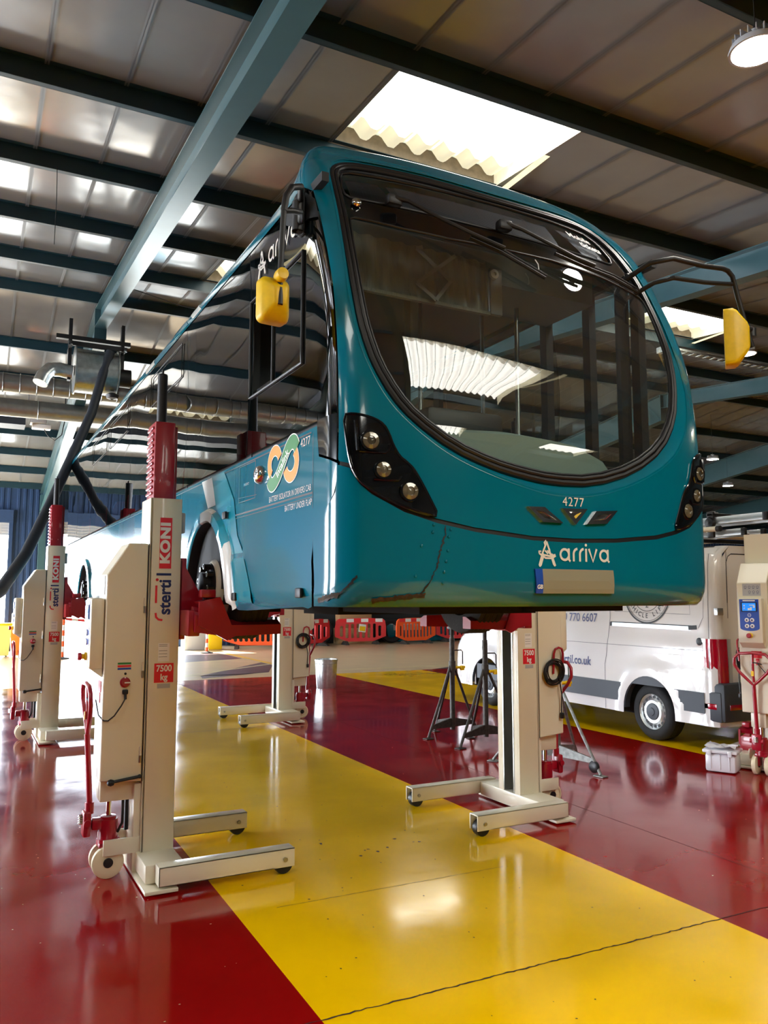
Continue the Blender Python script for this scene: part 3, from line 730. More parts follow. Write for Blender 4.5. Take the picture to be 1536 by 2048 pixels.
# wipers
def wiper(x0,z0,pts,bl):
    m=MB(); m.box(BP(x0,z0,.03),(.09,.06,.06),.015); m.tube([BP(x0,z0,.05)]+[BP(a,b,.055) for a,b in pts],[.016]+[.011]*len(pts),8); m.tube([BP(a,b,.02) for a,b in bl],.011,8)
    m.tube([BP(a,b,.038) for a,b in bl],.006,6); m.build('wiper','black',bus)
wiper(-.80,3.868,[(-.73,3.85),(-.57,3.76),(-.409,3.695),(-.22,3.64)],[(-.40,3.70),(-.22,3.645),(-.09,3.58),(.025,3.522)])
wiper(-.115,3.86,[(-.014,3.834),(.15,3.77),(.311,3.71),(.45,3.69)],[(.20,3.745),(.40,3.70),(.62,3.68),(.83,3.63)])
m=MB(); m.tube([BP(a,b,.02) for a,b in ((-.03,3.545),(.005,3.575),(.02,3.62),(.012,3.65))],.003,6); m.build('washer_pipe','white',bus)

# ---- sides
def side_poly(P,sd): return [sp(y,z,sd) for y,z in P]
ribf=lambda b:.012 if b<2.005 else (.012*(1-(b-2.005)/.022) if b<2.027 else 0)
ARF=[(1.849,1.70),(1.889,1.83),(1.956,1.992),(2.046,2.144),(2.209,2.273),(2.399,2.313),(2.622,2.27),(2.77,2.15),(2.87,2.0),(2.935,1.82),(2.95,1.70)]
ARR=[(8.02,1.70),(8.06,1.85),(8.2,2.07),(8.4,2.2),(8.6,2.24),(8.8,2.2),(9.0,2.07),(9.13,1.85),(9.17,1.70)]
for sd in (-1,1):
    seam=[(P0(sd*abs(a),b).y+.014,b) for a,b in BLs[2:]]
    seam=[(max(y,.255),z) for y,z in seam]
    poly=[(.464,2.625),(.458,2.57),(.437,2.468),(.31,2.432),(.255,2.408),(.254,2.35)]+seam+[(.66,1.734),(1.545,1.704),(1.72,1.705),(1.79,1.72)]+ARF[1:-1]+[(3.0,1.70)]+[(8.0,1.70)]+ARR[1:-1]+[(9.2,1.70),(11.1,1.70),(11.1,2.625)]
    patch('side_panel',side_poly(poly,sd),[],.085,'bus_paint',bus,stepy=.085,offf=lambda a,b:ribf(b))
    # wheel arch flares
    for inn,outr in ((ARF,[(1.74,1.72),(1.80,2.0),(1.88,2.135),(2.032,2.275),(2.242,2.385),(2.433,2.412),(2.66,2.375),(2.86,2.24),(2.97,2.05),(3.03,1.86),(3.05,1.70)]),(ARR,[(7.92,1.70),(7.96,1.87),(8.12,2.13),(8.36,2.29),(8.6,2.33),(8.84,2.29),(9.08,2.13),(9.23,1.87),(9.27,1.70)])):
        f=MB(); A=resample(inn,.03,False); n=60
        def at(P,t):
            L=[0]
            for i in range(len(P)-1): L.append(L[-1]+math.dist(P[i],P[i+1]))
            d=t*L[-1]
            for i in range(len(P)-1):
                if d<=L[i+1]+1e-9:
                    q=(d-L[i])/(L[i+1]-L[i]); return (P[i][0]+(P[i+1][0]-P[i][0])*q,P[i][1]+(P[i+1][1]-P[i][1])*q)
            return P[-1]
        inn_s=smooth_poly(inn,2,False); out_s=smooth_poly(outr,2,False); V=[]
        for i in range(n+1):
            a=at(inn_s,i/n); b=at(out_s,i/n)
            for k,(t,o_) in enumerate(((0,-.10),(0,.02),(.12,.034),(.8,.03),(1,.0))):
                y=a[0]+(b[0]-a[0])*t; z=a[1]+(b[1]-a[1])*t; V.append(BP(sd*y2s(y,max(z,ZB)),z,o_))
        fs=[]; ms=[]
        for i in range(n):
            for k in range(4):
                fs.append((i*5+k,(i+1)*5+k,(i+1)*5+k+1,i*5+k+1))
                a=at(inn_s,(i+.5)/n); wh=(inn is ARF) and ((a[0]<1.99 and k<4) or 2.24<a[0]<2.50); ms.append(2 if k==0 else 1 if wh else 0)
        f.v=[tuple(v) for v in V]; f.f=fs; f.m=ms; f.build('wheel_arch',['bus_paint_light','bus_white','under'],bus,fix=False,smooth=50)
    # inner wheel housings
    hs=MB()
    for yc in (2.4,8.6):
        pr=arc(0,0,.57,0,180,20); k=len(pr)
        hs.add([(sd*1.17,yc+a_,1.76+b_) for a_,b_ in pr]+[(sd*.72,yc+a_,1.76+b_) for a_,b_ in pr],[(i,i+1,k+i+1,k+i) for i in range(k-1)]+[tuple(range(2*k-1,k-1,-1))])
    hs.build('wheel_housing','under',bus)
    # graphic bands on the paint
    for P,mi in (([(2.586,2.615),(2.324,2.615),(2.215,2.41),(2.41,2.405)],0),([(2.32,2.615),(2.03,2.615),(1.80,2.40),(1.72,2.17),(1.52,1.99),(1.40,1.735),(1.72,1.72),(1.79,2.0),(1.87,2.14),(2.03,2.285),(2.20,2.385)],1)):
        patch('paint_band',side_poly(P,sd),[],.03,['bus_white','bus_paint_light'][mi],bus,offf=lambda a,b:.004+ribf(b))
    for (ya,yb,mi) in ((2.75,3.0,0),(3.15,3.6,1),(4.4,4.8,0)):
        V,F=cdt([sp(ya,3.975,sd),sp(yb,3.975,sd),sp(yb+.25,4.10,sd),sp(ya+.25,4.10,sd)],[],.06); gq=MB(); gq.add([BP(a,b,.003) for a,b in V],F,0); gq.build('paint_band',['bus_white','bus_paint_light'][mi],bus,fix=False)
    # seams, flaps, vents
    L=MB()
    def line(P,wd,o_=.0025,mi=0): L.ribbon([sp(y,z,sd) for y,z in resample(P,.15,False)],wd,lambda a,b:BP(a,b,o_+ribf(b)),mi)
    line([(.53,2.604),(3.0,2.604)],.008); line([(3.0,2.604),(11.0,2.604)],.006); line([(.507,2.60),(.507,2.22)],.004)
    line([(1.39,2.593),(1.70,2.593),(1.70,2.37),(1.39,2.37),(1.39,2.593)],.006); line([(1.72,2.40),(1.36,2.385)],.003)
    line([(.507,2.298),(1.814,2.298)],.010); line([(.507,2.277),(1.814,2.277)],.004); line([(1.8,2.60),(1.8,2.40),(1.72,2.17)],.003)
    for y in (3.19,4.6,5.9,7.0,9.6): line([(y,2.60),(y,1.72)],.007)
    L.build('panel_seam','black',bus,fix=False)
    v=MB()
    for (y,z) in ((.631,1.804),(1.708,1.788),(1.946,2.314)):
        c=BP(sd*y2s(y,z),z,.02); v.box(c,(.02,.072,.05),.008)
    v.build('side_marker','black',bus)
    # glazing: panes edge to edge
    # lower corner piece
    patch('corner_glass',side_poly([(.257,2.65),(.454,2.65),(.45,2.577),(.43,2.48),(.31,2.445),(.257,2.424)],sd),[],.05,'bus_black',bus,off=.003)
    apg=[(y+.012,z) for y,z in AP[1:-1]]
    p1=apg+[(1.595,3.955),(1.595,2.652),(.268,2.652)]
    hole=[(1.13,3.03),(1.50,3.03),(1.50,3.585),(1.13,3.585)] if sd<0 else None
    patch('side_window',side_poly(p1,sd),[side_poly(hole,sd)] if hole else [],.12,'side_glass' if sd<0 else 'door_glass',bus,off=-.004)
    for a,b in ((1.605,3.185),(3.195,4.60),(4.61,5.60),(5.61,7.0),(7.01,8.4),(8.41,9.8),(9.81,11.05)):
        patch('side_window',side_poly([(a,2.65),(b,2.65),(b,3.955),(a,3.955)],sd),[],.2,'side_glass' if sd<0 else 'side_glass_clear',bus,off=-.004)
    # window posts behind the glass and the opening hoppers at the top of some panes
    wp=MB()
    for y in (1.60,3.19,4.605,5.605,7.005,8.405,9.805): wp.b2((sd*1.15,y-.05,2.62),(sd*1.195,y+.05,3.97))
    wp.b2((sd*1.15,.5,3.93),(sd*1.19,11.1,3.98)); wp.b2((sd*1.14,.45,2.55),(sd*1.19,11.1,2.66))
    wp.build('window_post','interior_dark',bus)
    hp=MB()
    for a,b in ((3.3,4.5),(5.7,6.9),(7.1,8.3)):
        hp.tube([BP(sd*y2s(y,z),z,.004) for y,z in ((a,3.86),(b,3.86),(b,3.58),(a,3.58))],.004,6,closed=True)
    hp.build('hopper_frame','black',bus)
# driver's sliding side window
f=MB(); fr=[(.672,3.0),(1.524,3.0),(1.524,3.61),(.672,3.61)]
f.tube([BP(-y2s(y,z),z,.002) for y,z in resample(fr,.08)],.009,8,closed=True); f.tube([BP(-y2s(1.125,z),z,.002) for z in (3.0,3.2,3.4,3.61)],.008,8)
f.build('sliding_window_frame','rubber',bus)
# plastic cover behind the mirror bracket
patch('mirror_cover',side_poly([(.52,3.735),(.58,3.86),(.665,3.935),(.95,3.94),(.93,3.86),(.76,3.775)],-1),[],.05,'interior_dark',bus,off=.006)
# lettering on the driver's side
SL=lambda a,b:BP(-y2s(a,b),b,.004)
d=MB(); stroke_word(d,'arriva',1.215,3.742,.092,SL,.017,0,-1); arrow_man(d,1.33,3.79,.165,SL,0,-1); d.build('operator_lettering','bus_white',bus,fix=False)
SLa=lambda a,b:BP(-y2s(a,b),b,.0045)
d=MB(); put_text(d,'4277',.062,lambda a,b:SLa(.604-a,2.568+b),spacing=1.05); d.build('fleet_number','bus_white',bus,fix=False)
for tx,sz,y0_,z0_ in (('BATTERY ISOLATOR IN DRIVERS CAB',.046,.83,2.326),('BATTERY UNDER FLAP',.046,.70,2.252),('EMERGENCY',.022,1.55,2.47)):
    d=MB(); put_text(d,tx,sz,lambda a,b:SLa(y0_-a,z0_+b),xs=.80); d.build('notice_lettering','bus_white',bus,fix=False)
# ticket scheme emblem: orange figure-of-eight with a green diagonal band
d=MB(); le,re=(1.055,2.522),(.808,2.492)
def ell(c,rx,rz,a0,a1): return [(c[0]-x,c[1]+z) for x,z in arc(0,0,rx,a0,a1,20,rz)]
E1=lambda a,b:BP(-y2s(a,b),b,.003); E2=lambda a,b:BP(-y2s(a,b),b,.0038); E3=lambda a,b:BP(-y2s(a,b),b,.0046)
d.ribbon(ell(le,.085,.075,20,230),.066,E1,1); d.ribbon(ell(le,.085,.075,20,230),.056,E2,2)
d.ribbon(ell(re,.085,.075,-160,50),.066,E1,1); d.ribbon(ell(re,.085,.075,-160,50),.056,E2,2)
band=[(1.145,2.445),(1.125,2.415),(1.075,2.405),(1.0,2.44),(.93,2.505),(.86,2.575),(.80,2.605),(.745,2.595),(.72,2.56)]
band=smooth_poly(band,2,False)
d.ribbon(band,.088,E2,1); d.ribbon(band,.076,E3,3)
E4=lambda a,b:BP(-y2s(a,b),b,.0054)
put_text(d,'Intalink',.070,lambda a,b:E4(.93-(a*.80-b*.62),2.505+(a*.62+b*.80)*.86),1,bold=.001,xs=1.05)
d.build('ticket_emblem',['bus_paint','white','orange','green'],bus,fix=False)
m=MB(); c=BP(-y2s(1.294,2.493),2.493,0); m.lathe([(.055,0),(.055,.012),(.045,.03),(.02,.04),(0,.041)],o=c,axis=(-1,0,0),n=24); m.box((c.x-.03,c.y-.03,c.z),(.02,.05,.02),.005); m.build('flap_lock','chrome',bus)
# roof, tail, underside
r=MB(); ss=[y2s(y,3.96) for y in [1.0+.34*i for i in range(31)]]; zs=[3.962,3.99,4.03,4.08,4.14,4.2,4.28,4.36,4.425,4.47,4.49]
for sd in (-1,1): r.grid(lambda u,v:BP(sd*u,v),ss,zs)
n=len(ss); top=[BP(-s,ZR) for s in reversed(ss)]+[BP(s,ZR) for s in np.linspace(-ss[0],ss[0],15)][1:-1]+[BP(s,ZR) for s in ss]
V,F=cdt([(p.x,p.y) for p in top],[],.4); r.add([(a,b,ZR) for a,b in V],F)
r.build('roof','bus_paint',bus,smooth=50)
t=MB(); t.b2((-1.2,11.05,1.72),(1.2,11.2,2.64),.04); t.b2((-1.2,11.05,3.95),(1.2,11.2,4.12),.04); t.b2((-1.14,11.05,4.12),(1.14,11.2,4.28),.04); t.build('rear_panel','bus_paint',bus)
t=MB(); t.b2((-1.2,11.08,2.64),(1.2,11.16,3.95)); t.build('rear_window','side_glass',bus)
u=MB(); u.b2((-1.15,.3,1.735),(1.15,11.1,1.80)); u.b2((-1.0,.16,1.75),(1.0,.4,1.85)); u.b2((-.5,.7,1.69),(.3,1.7,1.76)); u.b2((-.9,3.4,1.66),(-.3,6.5,1.76)); u.b2((.35,3.2,1.66),(.95,5.4,1.76)); u.b2((-1.0,9.4,1.6),(1.0,11.0,1.76)); u.cyl((-.95,2.4,1.80),(.95,2.4,1.80),.08); u.cyl((-.95,8.6,1.80),(.95,8.6,1.80),.11); u.b2((-.35,2.1,1.66),(.35,2.75,1.76)); u.b2((.2,.6,1.70),(.9,.9,1.74))
u.build('chassis','under',bus)
# wheels
def wheel(x,y,z,sd,dual=False):
    e=thing('wheel',None,None,(x,y,z)); e.parent=bus; R_=.383; W=.24; ax=(sd,0,0)
    t=MB(); t.lathe([(.235,0),(.25,.012),(.30,.018),(.345,.008),(.372,-.02),(R_,-.05)]+[(R_-(.008 if i%2 else 0),-.05-.02*i) for i in range(8)]+[(R_,-.21),(.372,-.235),(.33,-.25),(.235,-.24)],o=(0,0,0),axis=ax,n=48); t.build('tyre','tyre',e)
    for i in range(40): pass
    r=MB(); r.lathe([(.238,.0),(.24,.012),(.228,.01),(.224,-.03),(.208,-.035),(.198,.0),(.182,.05),(.168,.078),(.150,.088),(.09,.09)],axis=ax,n=40); r.build('rim','bus_white' if sd<0 else 'steel',e)
    h=MB(); h.lathe([(.148,.088),(.148,.098),(.10,.10),(.085,.105),(.08,.155),(.03,.165),(0,.165)],axis=ax,n=28)
    for i in range(8):
        a=2*PI*i/8+.2; c=(sd*.09,.125*math.cos(a),.125*math.sin(a)); h.cyl(c,(c[0]+sd*.05,c[1],c[2]),.02,.018,6)
    h.build('hub','black',e)
    nn_=MB()
    for i in range(8):
        a=2*PI*i/8+.2; c=(sd*.141,.125*math.cos(a),.125*math.sin(a)); nn_.lathe([(.02,0),(.02,.004),(.013,.005),(.013,.0)],o=c,axis=ax,n=12)
    nn_.build('wheel_nut','steel',e)
for sd in (-1,1): wheel(sd*1.11,2.4,1.872,sd); wheel(sd*1.11,8.6,1.872,sd)
# mirrors
mm=thing('mirror',None,None); mm.parent=bus
a=MB(); a.box((-1.222,.69,3.83),(.03,.07,.26),.012); a.box((-1.25,.66,3.80),(.05,.07,.22),.02)
a.tube([(-1.25,.64,3.86),(-1.33,.44,3.83),(-1.40,.38,3.78),(-1.435,.36,3.72),(-1.447,.36,3.64)],.017,10); a.tube([(-1.25,.64,3.74),(-1.33,.44,3.695),(-1.40,.38,3.66),(-1.447,.36,3.64)],.015,10)
a.tube([(-1.447,.36,3.66),(-1.465,.35,3.30),(-1.47,.345,3.17)],.014,10); a.lathe([(.028,-.05),(.03,.05),(0,.06)],o=(-1.27,.63,3.80),axis=(0,0,1),n=14); a.lathe([(.03,-.03),(.03,.03),(0,.04)],o=(-1.27,.63,3.72),axis=(0,0,1),n=14); a.build('mirror_arm','black',mm)
def housing(c,w_,h_,d_,yaw,name='mirror_housing'):
    b=MB(); R=Matrix.Rotation(yaw,3,'Z'); pr=[]
    def ringat(f,y,r):
        pts=[]
        for (sx,sz,a0) in ((1,1,0),(-1,1,90),(-1,-1,180),(1,-1,270)):
            for i in range(5):
                t=math.radians(a0+90*i/4); pts.append((sx*(w_/2*f-r)+r*math.cos(t),y,sz*(h_/2*f-r)+r*math.sin(t)))
        return pts
    rings=[ringat(1,d_*.5,.03),ringat(1.0,0,.03),ringat(.93,-d_*.2,.03),ringat(.5,-d_*.75,.02),ringat(.35,-d_*.85,.015)]
    V=[tuple(R@Vector(p)+Vector(c)) for r in rings for p in r]; n=20
    F=[(k*n+i,k*n+(i+1)%n,(k+1)*n+(i+1)%n,(k+1)*n+i) for k in range(len(rings)-1) for i in range(n)]+[tuple(range(n-1,-1,-1)),tuple(range(4*n,5*n))]
    b.add(V,F); return b
b=housing((-1.475,.40,3.20),.15,.22,.09,math.radians(6)); b.lathe([(.028,-.03),(.032,0),(.028,.03),(0,.034)],o=(-1.468,.33,3.30),axis=(0,-1,0.1),n=16); b.build('mirror_housing','mirror_yellow',mm)
b=MB(); b.box((-1.475,.448,3.20),(.13,.006,.20),.002); b.build('mirror_glass','chrome',mm)
b=MB(); b.tube([(-1.47,.335,3.24),(-1.472,.325,3.155)],.013,10); b.build('mirror_stub','black',mm)
mm=thing('mirror',None,None); mm.parent=bus
a=MB(); a.tube([(.83,.46,3.745),(.90,.28,3.82),(1.0,.19,3.835),(1.26,.19,3.84),(1.455,.2,3.865),(1.50,.2,3.86),(1.54,.2,3.83),(1.60,.2,3.65),(1.665,.2,3.47),(1.70,.2,3.385)],.016,10)
a.tube([(.86,.45,3.64),(.93,.28,3.70),(1.0,.19,3.712),(1.27,.19,3.735),(1.53,.2,3.775)],.014,10); a.cyl((1.69,.2,3.50),(1.60,.2,3.49),.024); a.cyl((1.70,.2,3.51),(1.70,.2,3.455),.028); a.build('mirror_arm','black',mm)
b=housing((1.545,.215,3.425),.145,.37,.11,math.radians(40)); b.build('mirror_housing','mirror_yellow',mm)
b=MB(); b.box((1.513,.253,3.425),(.12,.006,.33),.002,Matrix.Rotation(math.radians(40),3,'Z')); b.build('mirror_glass','chrome',mm)

# ---- interior seen through the glass
i_=MB(); i_.b2((-1.14,.5,1.82),(1.14,11.0,1.90)); i_.build('saloon_floor','interior',bus)
i_=MB(); i_.b2((-1.1,1.0,3.99),(1.1,11.0,4.03)); i_.b2((-1.05,.95,3.80),(1.05,1.45,4.0)); i_.build('saloon_ceiling','interior',bus)
i_=MB(); i_.b2((-1.17,.6,1.84),(-1.14,11,2.60)); i_.b2((1.14,1.6,1.84),(1.17,11,2.60)); i_.build('lining','interior_dark',bus)
# dashboard: broad moulded shelf with a binnacle
d=MB(); prof=[(-1.12,2.66),(-.7,2.70),(-.2,2.72),(.15,2.70),(.38,2.62),(.50,2.48),(.56,2.30)]
us=[-1.14+.1*i for i in range(18)]
def dz(x): 
    return float(np.interp(x,[p[0] for p in prof],[p[1] for p in prof]))
d.grid(lambda u,v:(u,.16+v*.62+.02*u*u+.08*abs(u)**3,dz(u)-.10+.10*math.sin(min(1,v*1.3)*PI/2)),us,[i/8 for i in range(9)])
d.grid(lambda u,v:(u,.16+.02*u*u+.08*abs(u)**3,2.0+(dz(u)-2.10)*v),us,[0,.5,1]); d.grid(lambda u,v:(u,.78+.02*u*u+.08*abs(u)**3,2.0+(dz(u)-2.0)*v),us,[0,.5,1]); d.build('dashboard','dash',bus)
d=MB(); d.b2((-.68,.30,2.60),(-.20,.62,2.76),.03); d.build('instrument_binnacle','black',bus)
d=MB(); d.b2((-.62,1.02,2.15),(-.20,1.5,2.30),.04); d.b2((-.62,1.46,2.25),(-.20,1.56,3.0),.05); d.build('driver_seat','seat_red',bus)
d=MB(); d.tube([(-.42+.22*math.cos(2*PI*k/28),.86+.19*math.sin(2*PI*k/28)*.8,2.66+.19*math.sin(2*PI*k/28)*.55) for k in range(28)],.014,8,closed=True); d.cyl((-.42,.86,2.66),(-.42,.7,2.4),.03); d.build('steering_wheel','black',bus)
d=MB(); d.b2((-.02,.85,1.9),(.02,1.75,2.85)); d.b2((-1.12,1.72,1.9),(.02,1.76,3.95)); d.b2((-.02,1.70,2.8),(.02,1.76,3.95)); d.b2((-1.12,1.66,1.9),(-1.02,1.76,3.95)); d.build('cab_partition','interior_dark',bus)
# pleated sun blind with scissor arms
d=MB(); d.grid(lambda u,v:(u,.80+.012*math.sin(u*60)+.02*v,3.53+.33*v),[-1.0+.012*k for k in range(89)],[0,.5,1]); d.b2((-1.0,.79,3.515),(.07,.82,3.535)); d.build('sun_blind','blind',bus)
d=MB()
for p,q in (((-.47,3.82),(-.235,3.665)),((-.20,3.83),(-.47,3.61)),((-.235,3.665),(-.34,3.53)),((-.47,3.61),(-.34,3.53)),((-.47,3.82),(-.43,3.835))): 
    v=Vector((q[0]-p[0],0,q[1]-p[1])); d.box(((p[0]+q[0])/2,.765,(p[1]+q[1])/2),(v.length,.006,.022),0,Matrix.Rotation(-math.atan2(v.z,v.x),3,'Y'))
d.build('blind_arm','grey',bus)
d=MB(); d.box((.115,.80,3.67),(.09,.03,.30),.008); d.build('blind_bracket','grey',bus)
d=MB(); d.lathe([(.03,0),(.03,.02),(.012,.022),(.012,.01),(0,.01)],o=(.085,.78,3.77),axis=(0,-1,0),n=20); d.build('blind_roller','lgrey',bus)
# grab poles, door leaves
d=MB()
for x,y in ((.10,1.7),(.62,1.25),(.78,1.9),(-.2,3.6),(.45,4.4),(-.35,5.8),(.45,7)): d.cyl((x,y,1.9),(x,y,3.99),.016,n=12)
d.tube([(.1,1.7,2.75),(.62,1.25,2.75)],.014,8); d.build('grab_pole','steel',bus)
d=MB()
for y in (.62,1.08,1.55): d.b2((1.10,y-.035,1.85),(1.16,y+.035,3.93))
d.cyl((1.03,.66,1.9),(1.03,.66,3.9),.045,n=14); d.b2((.95,.60,2.4),(1.0,.63,3.3)); d.build('door_frame','interior_dark',bus)
for k,y in enumerate([2.9+.78*i for i in range(10)]):
    for x in (-.66,.66):
        d=MB(); d.b2((x-.42,y,2.25),(x+.42,y+.42,2.34),.03); d.b2((x-.42,y+.38,2.3),(x+.42,y+.48,2.98),.04); d.b2((x-.3,y+.1,1.9),(x+.3,y+.34,2.26)); d.build('passenger_seat',['seat_red'],bus)
# ------------------------------------------------------------------ mobile column lifts (local: x towards the vehicle, z up)
LIFTG='mobile column lifts'
def make_lift(label):
    L=thing('column_lift',label,'vehicle lift',(0,0,0),0,LIFTG)
    b=MB(); b.b2((-.13,-.43,.04),(.11,.43,.155),.015); b.b2((-.15,-.54,.012),(.05,.54,.034),.004); b.b2((-.15,-.12,.03),(-.105,.12,.58),.006)
    for s in (-1,1): b.b2((-.33,s*.115-.006,.15),(-.1,s*.115+.006,.25),.004)
    b.build('base_frame','cream',L)
    for s in (-1,1):
        g=MB(); y=s*.49; x0,x1=-.07,.80
        # square tube, open at the tip
        for lo,hi in (((x0,y-.055,.155),(x1,y+.055,.165)),((x0,y-.055,.05),(x1-.13,y+.055,.06)),((x0,y-.055,.05),(x1,y-.045,.165)),((x0,y+.045,.05),(x1,y+.055,.165)),((x0,y-.055,.05),(x0+.01,y+.055,.165))): g.b2(lo,hi,.004)
        lg=g.build('leg','cream',L)
        r=MB(); r.lathe([(.0,-.032),(.058,-.032),(.062,-.026),(.062,.026),(.058,.032),(0,.032)],o=(.735,y,.063),axis=(0,1,0),n=24); r.build('roller','rubber',lg)
        r=MB(); 
        for q in (-1,1): r.cyl((.735,y+q*.054,.10),(.735,y+q*.068,.10),.014,n=6)
        r.build('axle_bolt','steel',lg)
    c=MB()
    for s in (-1,1):
        c.b2((-.105,s*.15,.15),(.105,s*.135,2.45),.004); c.b2((.035,s*.136,.15),(.1045,s*.075,2.449),.003)
    c.b2((-.105,-.15,.15),(-.09,.15,2.45)); c.build('column','cream',L)
    c=MB()
    for s in (-1,1): c.b2((.02,s*.075,.16),(.108,s*.063,2.44))
    c.build('guide_rail','steel',L)
    c=MB(); c.b2((-.09,-.07,.16),(-.08,.07,2.4)); c.tube([(-.02,-.03,.2),(-.02,-.03,2.2)],.012,6); c.tube([(-.02,.03,.2),(-.02,.03,2.2)],.012,6); c.build('chain_channel','under',L)
    m=MB(); m.b2((-.085,-.115,1.7),(.055,.115,2.985),.012); m.b2((.055,-.05,1.7),(.085,.05,2.97),.006)
    for i in range(12): m.b2((-.097,-.09,2.48+.041*i),(-.085,.09,2.50+.041*i),.004)
    m.build('inner_mast','lift_red',L)
    m=MB(); m.cyl((-.02,0,2.9),(-.02,0,3.335),.034,n=20); m.lathe([(.034,3.335),(.03,3.345),(.008,3.345),(.008,3.375),(0,3.375)],o=(-.02,0,0),n=16); m.build('ram','black',L)
    # carriage and the two wheel forks
    f=MB(); f.b2((.112,-.36,1.53),(.19,.36,1.70),.008); f.b2((.112,-.13,1.5),(.15,.13,2.05),.006)
    for s in (-1,1):
        f.prism([(.115,2.03),(.115,1.56),(.36,1.56),(.34,1.63)],lambda a,b,h,s=s:(a,s*.14+h,b),-.012,.012)
    f.build('carriage','lift_red',L)
    for s in (-1,1):
        g=MB(); y=s*.335
        sec=[(-.055,1.525),(.055,1.525),(.055,1.60),(-.01,1.635),(-.055,1.635)] # tall side outwards
        sec=[(y-s*a*-1,b) for a,b in sec]
        k=len(sec); 
        def ring(x,dz,sh=1): return [(x,a,1.5+(b-1.5)*sh+dz) for a,b in sec]
        R_=[ring(.15,.02,1.5),ring(.30,.0,1.35),ring(.36,0),ring(.74,.015,.85)]
        V=[p for r in R_ for p in r]; F=[(i*k+j,i*k+(j+1)%k,(i+1)*k+(j+1)%k,(i+1)*k+j) for i in range(len(R_)-1) for j in range(k)]+[tuple(range(k-1,-1,-1)),tuple(range((len(R_)-1)*k,len(R_)*k))]
        g.add(V,F)
        # upright wheel stop plate and its gusset
        g.prism([(.17,1.60),(.17,1.755),(.31,1.785),(.42,1.53),(.36,1.50)],lambda a,b,h,y=y,s=s:(a,y+s*.062+h,b),-.010,.010)
        g.prism([(.17,1.755),(.31,1.785),(.33,1.745),(.2,1.715)],lambda a,b,h,y=y,s=s:(a,y+h*1.0,b),-.07,.072)
        g.b2((.19,y-.04,1.78),(.29,y+.04,1.835),.01)
        g.build('wheel_fork','lift_red',L,smooth=25)
    # control cabinet
    cab=MB(); P=[(-.37,.62),(-.37,1.93),(-.235,2.14),(-.112,2.14),(-.112,.60)]
    cab.prism(P,lambda a,b,h:(a,h,b),-.15,.15); 
    bm=None
    cb=cab.build('cabinet','cream',L,smooth=25)
    md=cb.modifiers.new('bevel','BEVEL'); md.width=.008; md.segments=2; md.limit_method='ANGLE'
    s_=MB(); 
    for q in (-1,1): s_.b2((-.112,q*.1485,.60),(-.106,q*.1508,2.14))
    s_.build('cabinet_gap','black',L)
    for z in (.72,1.26,1.68):
        h=MB(); h.cyl((-.125,-.157,z),(-.125,-.157,z+.045),.010,n=10,mi=1); h.cyl((-.125,-.157,z+.045),(-.125,-.157,z+.10),.008,n=10); h.build('hinge',['cream','steel'],L)
    k=MB(); k.box((-.415,0,1.55),(.09,.25,.46),.022); k.prism([(-.455,1.33),(-.375,1.27),(-.375,1.34),(-.455,1.36)],lambda a,b,h:(a,h,b),-.115,.115)
    kb=k.build('control_box','cream',L)
    q=MB(); q.b2((-.4625,-.095,1.475),(-.459,.095,1.765)); q.add([(-.462,.095*math.cos(t),1.475-.03*math.sin(t)) for t in [PI*i/12 for i in range(13)]],[tuple(range(13))]); q.build('control_panel','blue',kb,smooth=0)
    q=MB(); q.b2((-.466,-.078,1.64),(-.462,.078,1.735)); q.build('frame','black',kb,smooth=0)
    q=MB(); q.b2((-.468,-.066,1.648),(-.466,.066,1.727)); q.build('screen','screen',kb,smooth=0)
    q=MB()
    for (y,z,w_,h_) in ((.045,1.70,.012,.012),(.045,1.675,.012,.010),(-.03,1.705,.05,.008),(.0,1.665,.02,.02),(-.02,1.67,.016,.03),(-.05,1.69,.018,.02)): q.b2((-.469,y-w_/2,z-h_/2),(-.468,y+w_/2,z+h_/2))
    q.b2((-.4635,-.06,1.745),(-.463,.06,1.757)); q.build('screen_icons','white',kb,smooth=0)
    for (y,z) in ((.026,1.555),(-.026,1.555),(.026,1.495),(-.026,1.495)):
        q=MB(); q.lathe([(.021,0),(.021,.006),(.016,.009),(0,.009)],o=(-.462,y,z),axis=(-1,0,0),n=18); q.lathe([(.009,.0095),(0,.0095)],o=(-.462,y,z),axis=(-1,0,0),n=12,mi=1); q.build('button',['white','navy'],kb)
    q=MB(); q.ribbon(arc(0,1.605,.016,0,360,16),.004,lambda a,b:(-.4635,a,b)); q.ribbon([(-.008,1.605),(.008,1.605)],.003,lambda a,b:(-.4635,a,b)); q.build('panel_symbol','white',kb,smooth=0,fix=False)
    q=MB(); q.lathe([(.026,0),(.026,.012),(.018,.016),(.018,.03)],o=(-.458,0,1.40),axis=(-1,0,0),n=20,mi=0); q.lathe([(.018,.03),(.024,.034),(.024,.05),(.018,.056),(0,.056)],o=(-.458,0,1.40),axis=(-1,0,0),n=20,mi=1); q.build('emergency_stop',['yellow','lift_red'],kb)
    # plates on the cabinet back and side
    q=MB(); q.b2((-.3735,-.09,1.80),(-.3705,.09,1.925)); q.build('instruction_plate','lgrey',L,smooth=0)
    q=MB()
    for r in range(2):
        for c_ in range(4-r): q.ribbon(arc(.06-.04*c_-(.04 if r else 0),1.89-.05*r,.011,0,360,10),.003,lambda a,b:(-.374,a,b)); q.ribbon([(.072-.04*c_-(.04 if r else 0),1.872-.05*r),(.05-.04*c_-(.04 if r else 0),1.872-.05*r)],.003,lambda a,b:(-.374,a,b))
    q.build('plate_drawing','navy',L,smooth=0,fix=False)
